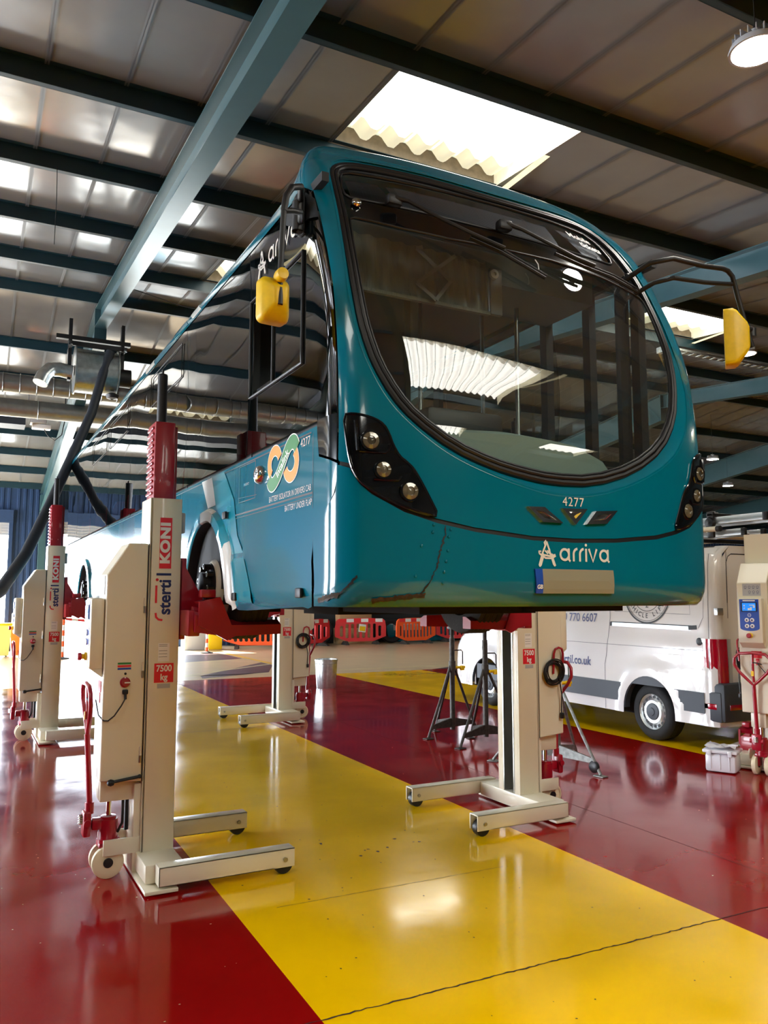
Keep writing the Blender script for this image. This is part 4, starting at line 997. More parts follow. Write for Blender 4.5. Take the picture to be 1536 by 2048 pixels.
    q=MB(); q.b2((-.3735,-.07,1.17),(-.3705,.03,1.24)); q.b2((-.3735,-.045,1.10),(-.3705,-.01,1.165)); q.build('warning_label','decal_red',L,smooth=0)
    q=MB(); put_text(q,'CE',.03,lambda a,b:(-.3745,-.028-a,1.132+b)); q.build('label_lettering','white',L,smooth=0,fix=False)
    SF=lambda a,b,o=.0015:(a,-.15-o,b)           # socket side
    q=MB()
    for i,mi in enumerate((0,1,2)): q.add([SF(-.285,1.362-.017*i),SF(-.20,1.362-.017*i),SF(-.20,1.350-.017*i),SF(-.285,1.350-.017*i)],[(0,1,2,3)],mi)
    q.build('stripe_label',['green','decal_red','blue'],L,smooth=0,fix=False)
    q=MB(); q.b2((-.30,-.1512,.99),(-.185,-.1498,1.31)); q.build('side_plate','cream',L,smooth=0)
    q=MB(); q.lathe([(.033,0),(.033,.004),(.026,.006),(.026,.022),(.022,.026),(0,.026)],o=(-.235,-.151,1.235),axis=(0,-1,0),n=24); q.build('isolator','lift_red',L)
    q=MB(); q.box((-.225,-.178,1.235),(.035,.006,.008)); q.build('isolator_pointer','white',L,smooth=0)
    q=MB(); q.lathe([(.008,0),(.008,.004),(0,.004)],o=(-.235,-.151,1.29),axis=(0,-1,0),n=12); q.build('indicator','black',L)
    q=MB(); q.box((-.235,-.165,1.175),(.034,.03,.03),.006); q.cyl((-.235,-.17,1.165),(-.235,-.18,1.13),.009,n=10)
    q.tube([(-.235,-.18,1.135),(-.26,-.185,1.09),(-.30,-.18,1.03),(-.335,-.17,1.00),(-.36,-.155,1.0),(-.385,-.10,1.03),(-.395,-.03,1.12)],.0045,8); q.build('plug_lead','black',L)
    # pump, handle, steering wheels at the back
    q=MB(); q.b2((-.355,-.075,.475),(-.12,.075,.62),.01); q.build('pump_bracket','cream',L)
    q=MB(); q.cyl((-.285,0,.30),(-.285,0,.48),.017,n=16); q.build('piston','chrome',L)
    q=MB(); q.cyl((-.285,0,.235),(-.285,0,.355),.06,n=20); q.cyl((-.285,0,.20),(-.285,0,.235),.07,n=20); q.lathe([(.05,.355),(.05,.372),(.02,.375)],o=(-.285,0,0),n=16); q.box((-.35,0,.33),(.08,.07,.07),.012)
    q.box((-.42,0,.34),(.05,.10,.16),.015); q.cyl((-.42,-.065,.35),(-.42,.065,.35),.022,n=12); q.cyl((-.405,0,.40),(-.405,0,.47),.028,n=14)
    for s in (-1,1): q.b2((-.33,s*.028-.008,.09),(-.25,s*.028+.008,.22),.004)
    q.b2((-.345,-.06,.185),(-.2,.06,.215),.006); q.build('pump','lift_red',L)
    q=MB()
    for i in range(4): q.lathe([(.019,.0),(.024,.006),(.019,.012)],o=(-.448,0,.34+.014*i),n=14)
    q.build('spring','chrome',L)
    q=MB(); q.tube([(-.405,0,.46),(-.42,0,.70),(-.435,0,.90)],.019,10)
    lp=[(-0.432,0,.90),(-0.435,.06,.955),(-0.440,.135,1.03),(-0.445,.18,1.10),(-0.448,.175,1.17),(-0.450,.13,1.215),(-0.452,0,1.225),(-0.450,-.13,1.215),(-0.448,-.175,1.17),(-0.445,-.18,1.10),(-0.440,-.135,1.03),(-0.435,-.06,.955)]
    q.tube(lp,.015,10,closed=True); q.tube([(-0.440,0,1.22),(-0.432,0,.93)],.014,8); q.build('pull_handle','lift_red',L)
    q=MB(); q.box((-.456,0,1.02),(.004,.028,.05)); q.build('handle_label','yellow',L,smooth=0)
    q=MB(); q.tube([(-.446,-.0,1.13),(-.444,-.05,1.125),(-.444,-.09,1.115)],.006,6); q.build('release_lever','black',L)
    for s in (-1,1):
        wv=MB(); wv.lathe([(.03,-.024),(.085,-.024),(.098,-.018),(.10,0),(.098,.018),(.085,.024),(.078,.012),(.034,.012),(.03,.024)],o=(-.29,s*.062,.10),axis=(0,1,0),n=36)
        for i in range(8):
            a=2*PI*i/8; wv.box((-.29+.056*math.cos(a),s*.062,.10+.056*math.sin(a)),(.05,.03,.006),0,Matrix.Rotation(-a,3,'Y'))
        wv=wv.build('steering_wheel','wheel_white',L); h=MB(); h.lathe([(.03,-.03),(.03,.03),(0,.032)],o=(-.29,s*.062,.10),axis=(0,s,0),n=20); h.lathe([(.03,-.03),(0,-.03)],o=(-.29,s*.062,.10),axis=(0,s,0),n=20); h.build('hub','black',wv)
    q=MB(); q.tube([(-.205,-.05,.5),(-.205,-.05,.33),(-.23,-.03,.27)],.009,8); q.tube([(-.165,.04,.5),(-.165,.04,.26)],.014,8); q.build('hydraulic_hose','black',L)
    q=MB(); q.tube([(-.30,-.165,.615),(-.12,-.165,.635)],.010,8); q.lathe([(0,-.025),(.016,-.018),(.022,0),(.016,.018),(0,.025)],o=(-.305,-.165,.612),axis=(1,0,0),n=16); q.cyl((-.125,-.15,.634),(-.125,-.17,.634),.012,n=10); q.build('locking_lever','black',L)
    # hook and coiled lead on the other side
    q=MB(); q.tube([(-.36,.16,1.13),(-.36,.175,1.30),(-.345,.178,1.34),(-.31,.18,1.352),(-.275,.178,1.34),(-.262,.175,1.30),(-.262,.16,1.13)],.010,8); q.build('cable_hook','lift_red',L)
    q=MB(); rr=random.Random(3)
    for i in range(9):
        R_=.098+rr.uniform(-.022,.016); cx_=-.255+rr.uniform(-.012,.012); cz_=1.145+rr.uniform(-.014,.014); yy=.166+.006*(i%5)
        q.tube([(cx_+R_*math.cos(2*PI*j/28),yy+.006*math.sin(4*PI*j/28+i),cz_+R_*math.sin(2*PI*j/28)) for j in range(28)],.006,6,closed=True)
    q.tube([(-.30,.19,1.10),(-.335,.18,.95),(-.33,.175,.82),(-.335,.172,.80)],.006,6); q.box((-.335,.175,.775),(.03,.03,.05),.006); q.build('coiled_lead','rubber',L)
    # decals on both column faces
    for s in (-1,1):
        up=1 if s<0 else -1
        # letters run upwards; their tops point to the viewer's left
        T=lambda a,b,o=.001,s=s:(-s*(-1)*(0)+(b if s>0 else -b),s*(.15+o),a)
        q=MB(); q.add([T(1.975,-.040),T(2.318,-.040),T(2.318,.040),T(1.975,.040)],[(0,1,2,3)]); q.build('emblem_block','decal_red',L,smooth=0,fix=False)
        q=MB(); put_text(q,'KONI',.085,lambda a,b:T(2.147+a,b,.002),bold=.0048,xs=1.22,spacing=1.12)
        for (x0,wd) in ((1.997,.050),(2.235,.052),(2.285,.030)): pass
        q.build('emblem_lettering','white',L,smooth=0,fix=False)
        q=MB(); put_text(q,'sterti',.112,lambda a,b:T(1.785+a,b-.006,.001),bold=.0032,xs=.98); q.ribbon([(1.936,-.042),(1.936,.056)],.016,lambda a,b:T(a,b,.001)); q.build('maker_lettering','navy',L,smooth=0,fix=False)
        q=MB(); q.ribbon([(1.632,.008),(1.636,.034),(1.652,.050),(1.68,.054)],.014,lambda a,b:T(a,b,.0016)); q.ribbon([(1.745,.054),(1.862,.054)],.014,lambda a,b:T(a,b,.0016)); V=circ(1.9,.050,.010,14); q.add([T(a,b,.0022) for a,b in V],[tuple(range(14))]); q.build('maker_swoosh','decal_red',L,smooth=0,fix=False)
        D=lambda a,b,o=.001,s=s:((a if s<0 else -a),s*(.15+o),b)
        q=MB(); q.add([D(-.052,1.222),D(.075,1.222),D(.075,1.348),D(-.052,1.348)],[(0,1,2,3)]); q.build('load_label','decal_red',L,smooth=0,fix=False)
        q=MB(); put_text(q,'7500',.058,lambda a,b:D(.012+a,1.313+b,.002),bold=.0016,xs=.88); put_text(q,'kg',.058,lambda a,b:D(.012+a,1.256+b,.002),bold=.0016,xs=.9); q.build('load_lettering','white',L,smooth=0,fix=False)
        q=MB(); q.add([D(-.03,1.36),D(.045,1.36),D(.045,1.48),D(-.03,1.48)],[(0,1,2,3)]); q.build('paper_label','white',L,smooth=0,fix=False)
        q=MB(); 
        for z in (1.47,1.46,1.43,1.41,1.39): q.ribbon([(-.025,z),(.03,z)],.003,lambda a,b:D(a,b,.0018))
        q.build('label_print','grey',L,smooth=0,fix=False)
        q=MB(); q.add([D(-.03,1.185),D(.055,1.185),D(.055,1.215),D(-.03,1.215)],[(0,1,2,3)]); q.build('rating_plate','lgrey',L,smooth=0,fix=False)
    q=MB(); q.b2((.105,-.13,2.22),(.135,-.06,2.36),.01); q.build('limit_switch','lgrey',L)
    return L
l0=make_lift('nearest column lift, under the bus front wheel on its driver side')
def place_lift(xb,yb,rot,label,first=[True]):
    if first[0]: o=l0; first[0]=False
    else: o=copy_tree(l0)
    p=Matrix.Rotation(BROT,3,'Z')@Vector((xb,yb,0))+Vector(BLOC)
    o.location=p; o.rotation_euler=(0,0,rot); o['label']=label; return o
place_lift(-1.53,2.47,BROT,'column lift with tall red mast in front, under the front wheel below the driver window')
place_lift(1.55,2.54,BROT+PI,'column lift with coiled black lead standing before the axle stands and white van')
place_lift(-1.66,8.13,BROT,'column lift with red mast further back by the bus rear wheel, against the bright doorway')
place_lift(1.55,8.25,BROT+PI,'column lift far under the bus beside the shiny metal bin')
rl=place_lift(0,0,0,'unused column lift with blue control screen at the back corner of the white van')
rl.location=(7.43,5.80,0); rl.rotation_euler=(0,0,.33)
for ch in kids(rl):
    n=ch.name.split('.')[0]
    if n in ('inner_mast','ram','carriage','wheel_fork'): ch.location.z-={'inner_mast':.85,'ram':1.2,'carriage':1.4,'wheel_fork':1.4}[n]
# ------------------------------------------------------------------ white panel van parked along the next bay
van=thing('van','white panel van with dark grey lower trim and ladders on its roof','van',(8.65,6.62,0))
VW,VR=1.02,.13   # half width, rear corner radius
_yf=pchip([0,.45,.9,1.1,1.25,1.5,1.9,2.2,2.45],[5.93,5.98,5.96,5.85,5.55,5.0,4.5,4.1,3.7])
def vt(z): 
    t=0 if z<1.0 else .085*((z-1.0)/1.25)**1.6
    if z>2.22: t+=.16*(1-math.sqrt(max(0,1-((z-2.22)/.18)**2)))
    return t
def VP(s,z,off=0):
    def base(s,z):
        z=min(max(z,.15),2.40); q=VR*PI/2
        if s>0:
            x,y=-VW,VR+s; yf=_yf(z)
            if y>3.2:
                y=3.2+(y-3.2)*(yf-3.2)/2.8; e=yf-y
                if e<.5: x=-VW+.55*(1-math.sqrt(max(0,1-((.5-e)/.5)**2)))
        elif s>-q: t=-s/VR; x=-VW+VR*(1-math.cos(t)); y=VR*(1-math.sin(t))
        else: x=-VW+VR+(-s-q); y=0
        k=1-vt(z)/VW; y+=.05*max(0,z-1.0)*max(0,1-max(y,0)/1.0)
        return Vector((x*k,y,z))
    p=base(s,z)
    if off:
        e=3e-3; n=(base(s-e,z)-base(s+e,z)).cross(base(s,z+e)-base(s,z-e)); n.normalize(); p=p+n*off
    return p
def vs_(Y,z=.6): return Y-6.62-VR
def vpatch(name,P,holes,step,m,off=0,offf=None,mirror=True,parent=None):
    V,F=cdt(P,holes,step); mb=MB()
    pts=[VP(a,b,offf(a,b) if offf else off) for a,b in V]; mb.add(pts,F)
    if mirror: mb.add([(-p[0],p[1],p[2]) for p in pts],F)
    return mb.build(name,m,parent or van,smooth=35,fix=False)
YW=[7.68-6.62-VR,11.31-6.62-VR]  # wheel stations along s
def archp(c,r,z0=.33,zc=.36): return [(c+r*math.cos(t),zc+r*math.sin(t)) for t in [PI-PI*i/18 for i in range(19)]]
bot=.30
def rectnotch(a,b,z0,z1,r,zc=.36):
    P=[(a,z0)]
    for c in YW:
        if a<c-r and c+r<b:
            if z0<zc: P+=[(c-r,z0)]
            t0=0 if z0<zc else math.asin((z0-zc)/r)
            P+=[(c+r*math.cos(t),zc+r*math.sin(t)) for t in [PI-t0-(PI-2*t0)*i/18 for i in range(19)]]
            if z0<zc: P+=[(c+r,z0)]
    return P+[(b,z0),(b,z1),(a,z1)]
crease=lambda b:(.018 if b<.92 else .018*(1-(b-.92)/.06) if b<.98 else 0)+(.012 if b<1.22 else .012*(1-(b-1.22)/.05) if b<1.27 else 0)
def archbulge(a,b):
    o=crease(b)
    for c in YW:
        d=math.hypot(a-c,b-.36)
        if .42<d<.62 and b>.3: o=max(o,.018+.03*min(1,(.62-d)/.06))
    return o
LS=6.0-VR-.02
vpatch('side_panel',rectnotch(-.1,LS-.05,bot,2.38,.435),[],.075,'van_white',offf=archbulge)
vpatch('lower_trim',rectnotch(.05,LS-1.0,.44,.68,.445),[],.08,'van_grey',off=.042)
for c in YW:
    for sg in (1,-1): 
        r=MB(); pr=[]
        for th in [PI-PI*i/24 for i in range(25)]:
            for rr,o_ in ((.425,-.05),(.425,.032),(.47,.04),(.475,.0)): 
                p=VP(c+rr*math.cos(th),.36+rr*math.sin(th),o_); pr.append((p[0]*sg,p[1],p[2]))
        r.add(pr,[(i*4+j,(i+1)*4+j,(i+1)*4+j+1,i*4+j+1) for i in range(24) for j in range(3)])
        r.build('wheel_arch_trim','van_grey',van,fix=False)
# tail, doors, roof, nose
b=MB(); q=VR*PI/2
b.grid(lambda u,v:VP(u,v),[0-q*i/8 for i in range(9)],[.30+.1*i for i in range(22)]); b.grid(lambda u,v:(lambda p:(-p[0],p[1],p[2]))(VP(u,v)),[0-q*i/8 for i in range(9)],[.30+.1*i for i in range(22)])
b.grid(lambda u,v:VP(u,v),[-q-.1*i for i in range(18)],[.30+.15*i for i in range(15)]); b.build('rear_door','van_white',van,fix=False,smooth=35)
b=MB(); 
zs=[2.30,2.34,2.37,2.39,2.40]
rows=[[-.1+.3*i for i in range(14)]]
b.add([tuple(VP(s,2.40)) for s in [-q*.6]+[.2*i for i in range(31)]]+[(-VP(s,2.40)[0],VP(s,2.40)[1],2.40) for s in [-q*.6]+[.2*i for i in range(31)]],[(i,i+1,33+i,32+i) for i in range(31)]); b.build('roof','van_white',van,fix=False)
b=MB(); L_=[[VP(LS-.9+.9*i/14,z) for z in [.32+.09*k for k in range(24)]] for i in range(15)]
V=[p for r in L_ for p in r]; n=24; F=[(i*n+j,(i+1)*n+j,(i+1)*n+j+1,i*n+j+1) for i in range(14) for j in range(n-1)]; b.add(V,F); b.add([(-p[0],p[1],p[2]) for p in V],F)
last=[VP(LS,z) for z in [.32+.09*k for k in range(24)]]; b.add([tuple(p) for p in last]+[(-p[0],p[1],p[2]) for p in last],[(i,i+1,n+i+1,n+i) for i in range(n-1)]); b.build('nose','van_white',van,fix=False)
for sg in (-1,1):
    b=MB(); V,F=cdt([(LS-2.55,1.42),(LS-1.25,1.36),(LS-1.45,1.9),(LS-1.6,2.05),(LS-2.5,2.08)],[],.12); b.add([(lambda p:(p[0]*-sg,p[1],p[2]))(VP(a,c,.006)) for a,c in V],F); b.build('cab_window','bus_black',van,fix=False)
# seams, track, cap, lights
def vline(P,wd,o_=.004,f=archbulge): 
    m_.ribbon(resample(P,.12,False),wd,lambda a,b:VP(a,b,f(a,b)+o_))
m_=MB(); S=vs_
vline([(S(8.42),2.25),(S(8.39),1.5),(S(8.46),.9),(S(8.47),.31)],.010); vline([(S(6.88),1.42),(S(6.80),1.55),(S(6.78),2.2)],.006); vline([(S(6.73),.95),(S(6.72),2.3)],.008); vline([(S(9.45),2.2),(S(9.48),.31)],.010); vline([(S(9.45),1.16),(S(6.8),1.16)],.006)
vline([(S(8.38),2.2),(S(6.95),2.2)],.006); vline([(S(8.30),1.60),(S(8.30),2.05),(S(7.05),2.05),(S(7.0),1.58),(S(8.30),1.6)],.005); vline([(S(11),.9),(S(11),2.0)],.008); m_.build('panel_seam','grey',van,fix=False)
m_=MB(); vline([(S(8.38),1.43),(S(7.0),1.415)],.055,.004); m_.build('door_track','alu',van,fix=False)
m_=MB(); vline([(S(8.38),1.458),(S(6.93),1.443)],.012,.006); vline([(S(7.03),1.42),(S(6.90),1.43)],.05,.006); vline([(S(8.39),1.43),(S(8.35),1.43)],.05,.006); m_.build('track_edging','black',van,fix=False)  # black strips along the track top and at its ends
m_=MB(); m_.lathe([(.045,0),(.045,.006),(.035,.01),(0,.011)],o=VP(S(6.86),1.265,.01),axis=(-1,0,0),n=24); m_.build('fuel_cap','black',van)
for sg in (1,-1):
    m_=MB(); V,F=cdt([(S(6.80),.80),(S(6.80),1.24),(S(6.84),1.30),(-q-.02,1.30),(-q-.02,.80)],[],.05); m_.add([(lambda p:(p[0]*sg,p[1],p[2]))(VP(a,c,.018)) for a,c in V],F,0)
    for z in (.93,1.05,1.17): m_.ribbon([(S(6.79),z),(-q*.9,z)],.008,lambda a,c,sg=sg:(lambda p:(p[0]*sg,p[1],p[2]))(VP(a,c,.02)),1)
    V,F=cdt([(-q-.03,.80),(-q-.03,1.30),(-q-.085,1.30),(-q-.085,.80)],[],.05); m_.add([(lambda p:(p[0]*sg,p[1],p[2]))(VP(a,c,.018)) for a,c in V],F,2)
    m_.build('tail_light',['tail_red','black','lgrey'],van,fix=False)
m_=MB(); m_.b2((-1.03,-.08,.36),(1.03,.12,.80),.04)
for sg in (-1,1): m_.b2((sg*.98,-.04,.36),(sg*1.045,.48,.70),.02)
m_.build('rear_bumper','van_grey',van)
m_=MB(); m_.b2((-1.05,.02,.50),(-1.0,.30,.565),.006); m_.b2((-.95,-.09,.50),(-.7,-.075,.56),.004); m_.build('bumper_reflector','tail_red',van)
for z in (.72,1.62):
    m_=MB(); m_.box((-.97,-.0,z),(.10,.05,.085),.006); m_.build('door_hinge','alu',van)
m_=MB(); m_.ribbon([(-q-.08,1.72),(-q-.08,2.2),(-q-.11,2.27),(-q-.16,2.30),(-q-.85,2.30)],.012,lambda a,b:VP(a,b,.004)); m_.ribbon([(-q-.05,.85),(-q-.05,2.33)],.008,lambda a,b:VP(a,b,.004)); m_.build('door_seal','black',van,fix=False)
m_=MB(); m_.b2((-.9,.2,.28),(.9,5.6,.42)); m_.build('underbody','under',van)
# lettering on the flank
VL=lambda a,b:VP(a,b,archbulge(a,b)+.006)
m_=MB(); put_text(m_,'0 770 6607',.165,lambda a,b:VL(S(9.0)-a,1.50+b),bold=.0015,xs=.95); put_text(m_,'stertil.co.uk',.165,lambda a,b:VL(S(9.12)-a,.905+b),bold=.003,xs=.95); m_.build('flank_lettering','navy',van,smooth=0,fix=False)
m_=MB(); cx_,cz_=S(7.72),1.86; m_.ribbon(circ(cx_,cz_,.40,60),.022,VL,0,True); m_.ribbon(circ(cx_,cz_,.375,60),.006,VL,0,True); m_.ribbon(circ(cx_,cz_,.25,48),.008,VL,0,True)
for i,ch in enumerate('VEHICLE LIFTS'):
    if ch==' ': continue
    a=math.radians(180+22+ i*136/12); V,F=text_flat(ch,.082,bold=.0012); c,s=math.cos(a+PI/2),math.sin(a+PI/2)
    # letters stand on the lower arc reading left to right
    ox,oz=-.312*math.cos(a),.312*math.sin(a)
    m_.add([VL(cx_+ox-(x*c-y*s)*1.0,cz_+oz+(x*s+y*c)) for x,y in V],F)
put_text(m_,'2',.12,lambda a,b:VL(cx_-a,cz_-.17+b)); m_.build('roundel',['black'],van,smooth=0,fix=False)
def vwheel(x,y,sd):
    e=thing('wheel',None,None,(x,y,.352)); e.parent=van; ax=(sd,0,0)
    t=MB(); t.lathe([(.215,-.01),(.23,.008),(.28,.014),(.32,-.0),(.345,-.03),(.352,-.05)]+[(.352-(.007 if i%2 else 0),-.05-.018*i) for i in range(8)]+[(.35,-.2),(.30,-.22),(.2,-.2)],axis=ax,n=44); t.build('tyre','tyre',e)
    r=MB(); r.lathe([(.222,-.0),(.218,.006),(.205,-.012),(.195,-.045),(.165,-.035),(.148,-.012),(.142,-.004),(.10,-.006)],axis=ax,n=44); r.build('rim','alu',e)
    for i in range(16):
        a=2*PI*i/16; h=MB(); h.lathe([(.0215,.001),(0,.001)],o=(sd*(-.034),.178*math.cos(a),.178*math.sin(a)),axis=ax,n=12); h.build('rim_hole','black',e)
    h=MB(); h.lathe([(.105,-.004),(.10,.006),(.05,.012),(.045,.02),(.02,.022),(0,.022)],axis=ax,n=28)
    h.build('hub_cap','van_grey',e)
for sd in (-1,1):
    for Y in (7.68,11.31): vwheel(sd*1.0,Y-6.62,sd)
# roof rack
for y in (.45,1.9,3.2):
    rk=MB(); rk.b2((-.85,y-.03,2.46),(.85,y+.03,2.50))
    for x in (-.85,.85): rk.b2((x-.04,y-.05,2.38),(x+.04,y+.05,2.50))
    rk.build('rack_bar','black',van)
def ladder(label,x,z,y0,y1,wd=.36,h=.085):
    t=thing('ladder',label,'ladder',(x,y0,z)); n=int((y1-y0)/.28)
    for k in (0,1):
        m_=MB(); m_.b2((k*wd-.014,0,0),(k*wd+.014,y1-y0,h),.003); m_.b2((k*wd-.02,-.03,-.004),(k*wd+.02,.03,h+.004),.006,1); m_.build('rail',['alu','black'],t)
    for i in range(n):
        m_=MB(); m_.cyl((0,.2+.28*i,h/2),(wd,.2+.28*i,h/2),.015,n=10); m_.build('rung','alu',t)
    return t
ladder('aluminium ladder lying uppermost on the roof rack of the white van',7.92,2.665,6.12,11.0)
lw=ladder('aluminium ladder under the upper ladder on the white van roof rack, lettering on its rail',8.02,2.52,6.5,10.6,.34,.08)
m_=MB(); put_text(m_,'SafeStow',.05,lambda a,b:(-.016,.75-a,.04+b)); m_.build('rail_lettering','black',lw,smooth=0,fix=False)
cl_=thing('roof_clamp','black roof rack clamp pressing down on the van ladders','clamp',(7.9,6.85,2.52))
m_=MB(); m_.b2((-.04,-.05,-.02),(.0,.05,.30),.015); m_.b2((-.04,-.05,.24),(.5,.05,.28),.01); m_.build('clamp_arm','black',cl_)
m_=MB(); m_.lathe([(0,-.04),(.06,-.03),(.075,0),(.06,.03),(0,.04)],o=(-.03,.0,.16),axis=(1,0,0),n=16); m_.build('clamp_knob','rubber',cl_)
tb=thing('pipe','pale round pipe tied beside the ladders on the van roof','pipe',(7.84,6.7,2.60)); m_=MB(); m_.cyl((0,0,0),(0,3.2,.03),.032,n=14); m_.build('tube','cream',tb); m_=MB(); m_.cyl((0,-.02,0),(0,.03,0),.036,n=14); m_.build('end_cap','black',tb)
m_=MB(); m_.b2((8.15,6.72,2.505),(8.75,7.0,2.515)); m_.b2((8.15,7.25,2.505),(8.75,7.8,2.515)); tag(m_.build('plank','wood',None),'short pale timber planks lying on the van roof under the ladders','plank')
# ------------------------------------------------------------------ axle stands
def stand(label,x,y,feet,top,wheel_on=None,mt='stand_steel'):
    t=thing('axle_stand',label,'axle stand',(x,y,0),0,'tall tripod axle stands')
    m_=MB(); m_.cyl((0,0,.09),(0,0,top-.16),.034,n=16); m_.cyl((0,0,.84),(0,0,.96),.045,n=16); m_.build('post',mt,t)
    m_=MB(); m_.cyl((0,0,top-.2),(0,0,top-.03),.026,n=14); m_.b2((-.03,-.075,top-.05),(.03,.075,top),.006); m_.b2((-.03,-.075,top),(.03,-.045,top+.035),.004); m_.b2((-.03,.045,top),(.03,.075,top+.035),.004); m_.build('saddle',mt,t)
    k=len(feet)
    for i,(fx,fy) in enumerate(feet):
        m_=MB(); d=Vector((fx,fy,0)).normalized(); m_.tube([(d.x*.03,d.y*.03,.90),(fx*.55,fy*.55,.43),(fx,fy,.02)],.017,10); m_.box((fx,fy,.008),(.12,.09,.012),.003,math.atan2(fy,fx)); l=m_.build('leg',mt,t)
        if wheel_on==i:
            w_=MB(); p=(fx*.86,fy*.86,.085); w_.lathe([(0,-.02),(.05,-.02),(.06,-.012),(.06,.012),(.05,.02),(0,.02)],o=p,axis=(-fy,fx,0),n=20); w_.build('transport_wheel','rubber',l)
    m_=MB()
    for fx,fy in feet:
        d=Vector((fx,fy,0)).normalized(); n_=Vector((-d.y,d.x,0)); R_=math.hypot(fx,fy)*.86
        A=[d*0+n_*.012,d*R_+n_*.012,d*R_-n_*.012,d*0-n_*.012]; m_.add([(p.x,p.y,.12) for p in A]+[(p.x,p.y,.24 if i in (0,3) else .165) for i,p in enumerate(A)],[(0,1,2,3),(7,6,5,4),(0,4,5,1),(1,5,6,2),(2,6,7,3),(3,7,4,0)])
    m_.build('brace',mt,t)
    m_=MB(); m_.tube([(.0,-.034,top-.32),(.11,-.05,top-.32),(.13,-.05,top-.34),(.13,-.05,top-.5)],.008,8,mi=0); m_.build('chain_rod',mt,t); m_=MB(); m_.cyl((.03,-.05,top-.54),(.16,-.05,top-.54),.018,n=10); m_.box((.12,-.05,top-.55),(.05,.05,.06),.008); m_.build('locking_pin','yellow',t)
stand('tripod axle stand furthest left under the bus nose',5.55,9.06,[(-.39,-.05),(.45,.12),(-.02,.42)],1.42)
stand('tripod axle stand between the leftmost stand and the cream lift column',5.62,8.40,[(-.45,-.13),(.40,-.16),(.06,.44)],1.42)
stand('grey axle stand with a small wheel on its leg, between lift column and van',5.53,6.92,[(.10,-.54),(-.42,.58),(.5,.28)],1.42,0,'stand_grey')
# ------------------------------------------------------------------ loose things on the floor
t=thing('waste_bin','shiny round metal waste bin on the red floor beyond the lift','bin',(6.25,15.0,0))
m_=MB(); m_.lathe([(0,.0),(.185,.0),(.19,.01),(.222,.52),(.222,.53)],n=44); m_.lathe([(0,.015),(.18,.02),(.212,.53)],n=44); m_.build('bin_body','galv',t)
m_=MB(); m_.lathe([(.212,.53),(.214,.56),(.224,.565),(.232,.558),(.23,.53),(.223,.528)],n=44); m_.lathe([(.222,.475),(.227,.48),(.222,.485)],n=44); m_.build('rim_band','galv',t)
t=thing('storage_box','clear plastic storage box beside the van tail, partly behind a red pull handle','storage box',(6.95,6.02,0),math.radians(-62))
m_=MB(); m_.box((0,0,.10),(.30,.26,.19),.03)
for i in (-1,0,1): m_.box((i*.09,-.132,.11),(.012,.012,.15),.003)
m_.build('box_body','clear_plastic',t)
m_=MB(); m_.box((0,0,.212),(.34,.29,.035),.012); 
for i in (-1,1): m_.box((i*.1,-.148,.20),(.04,.02,.06),.005)
m_.build('lid','clear_plastic',t)
m_=MB(); rr=random.Random(5); m_.grid(lambda u,v:(u,v,.24+.035*rr.random()),[-.15+.05*i for i in range(7)],[-.12+.05*i for i in range(6)]); m_.build('film_wrap','clear_plastic',t,smooth=20)
# pedestrian barriers
def barrier(label,x0,y0,x1,y1,col,stripes=True,nb=9,slot=True,h=1.0):
    L_=math.hypot(x1-x0,y1-y0); t=thing('pedestrian_barrier',label,'barrier',((x0+x1)/2,(y0+y1)/2,0),math.atan2(y1-y0,x1-x0),'plastic pedestrian barriers along the back wall')
    m_=MB(); out=[(-L_/2+.0,.12),(L_/2,.12),(L_/2,h-.15),(L_/2-.15,h),(-L_/2+.15,h),(-L_/2,h-.15)]; out=smooth_poly(out,1)
    holes=[]; x=-L_/2+.14; wd=(L_-.28)/nb
    for i in range(nb):
        a=x+wd*i+wd*.2; b=x+wd*(i+1)-wd*.2; lo=.34+(.06 if i in (0,nb-1) else 0); hi=h-.2-(.08 if i in (0,nb-1) else 0)
        lo-=.10; holes.append([(a,lo+.03),((a+b)/2,lo),(b,lo+.03),(b,hi-.03),((a+b)/2,hi),(a,hi-.03)])
    V,F=cdt(out,holes,.12)
    for s in (-1,1): m_.add([(a,s*.03,b) for a,b in V],F)
    for P in [out]+holes:
        k=len(P); m_.add([(a,-.03,b) for a,b in P]+[(a,.03,b) for a,b in P],[(i,(i+1)%k,k+(i+1)%k,k+i) for i in range(k)])
    m_.build('barrier_panel',col,t,smooth=0)
    if stripes:
        m_=MB(); n=6; w2=(L_-.3)/n
        for i in range(n): 
            for s in (-1,1): m_.box((-L_/2+.15+w2*(i+.5),s*.033,h-.085),(w2,.004,.13),0,None,i%2)
        m_.build('reflective_strip',['barrier_red','white'],t,smooth=0)
    for q in (-1,1):
        m_=MB(); m_.prism([(-.26,0),(.26,0),(.24,.03),(.06,.14),(-.06,.14),(-.24,.03)],lambda a,b,hh,q=q:(q*L_*.3+hh,a,b),-.07,.07); m_.build('foot','foot',t)
    return t
barrier('orange barrier leaning low left of the far lift, under the wheel fork',7.7,27.85,9.9,27.0,'barrier_orange',False,11,h=.92)
barrier('bright red barrier just right of the far lift column',10.1,27.0,11.9,28.3,'barrier_red',True,5)
b_=barrier('faded pink red barrier with a yellow notice on it',12.1,28.2,14.2,28.1,'barrier_pink',True,8)
m_=MB(); m_.box((.05,-.045,.62),(.30,.006,.30),.01,Matrix.Rotation(.12,3,'Y')); m_.build('notice','white',b_); m_=MB(); m_.box((.05,-.05,.60),(.24,.004,.18),.0,Matrix.Rotation(.12,3,'Y')); m_.build('notice_print','yellow',b_)
barrier('orange barrier with clean slots right of the pink one, turquoise panels behind it',14.35,27.5,16.3,27.9,'barrier_orange',True,10)
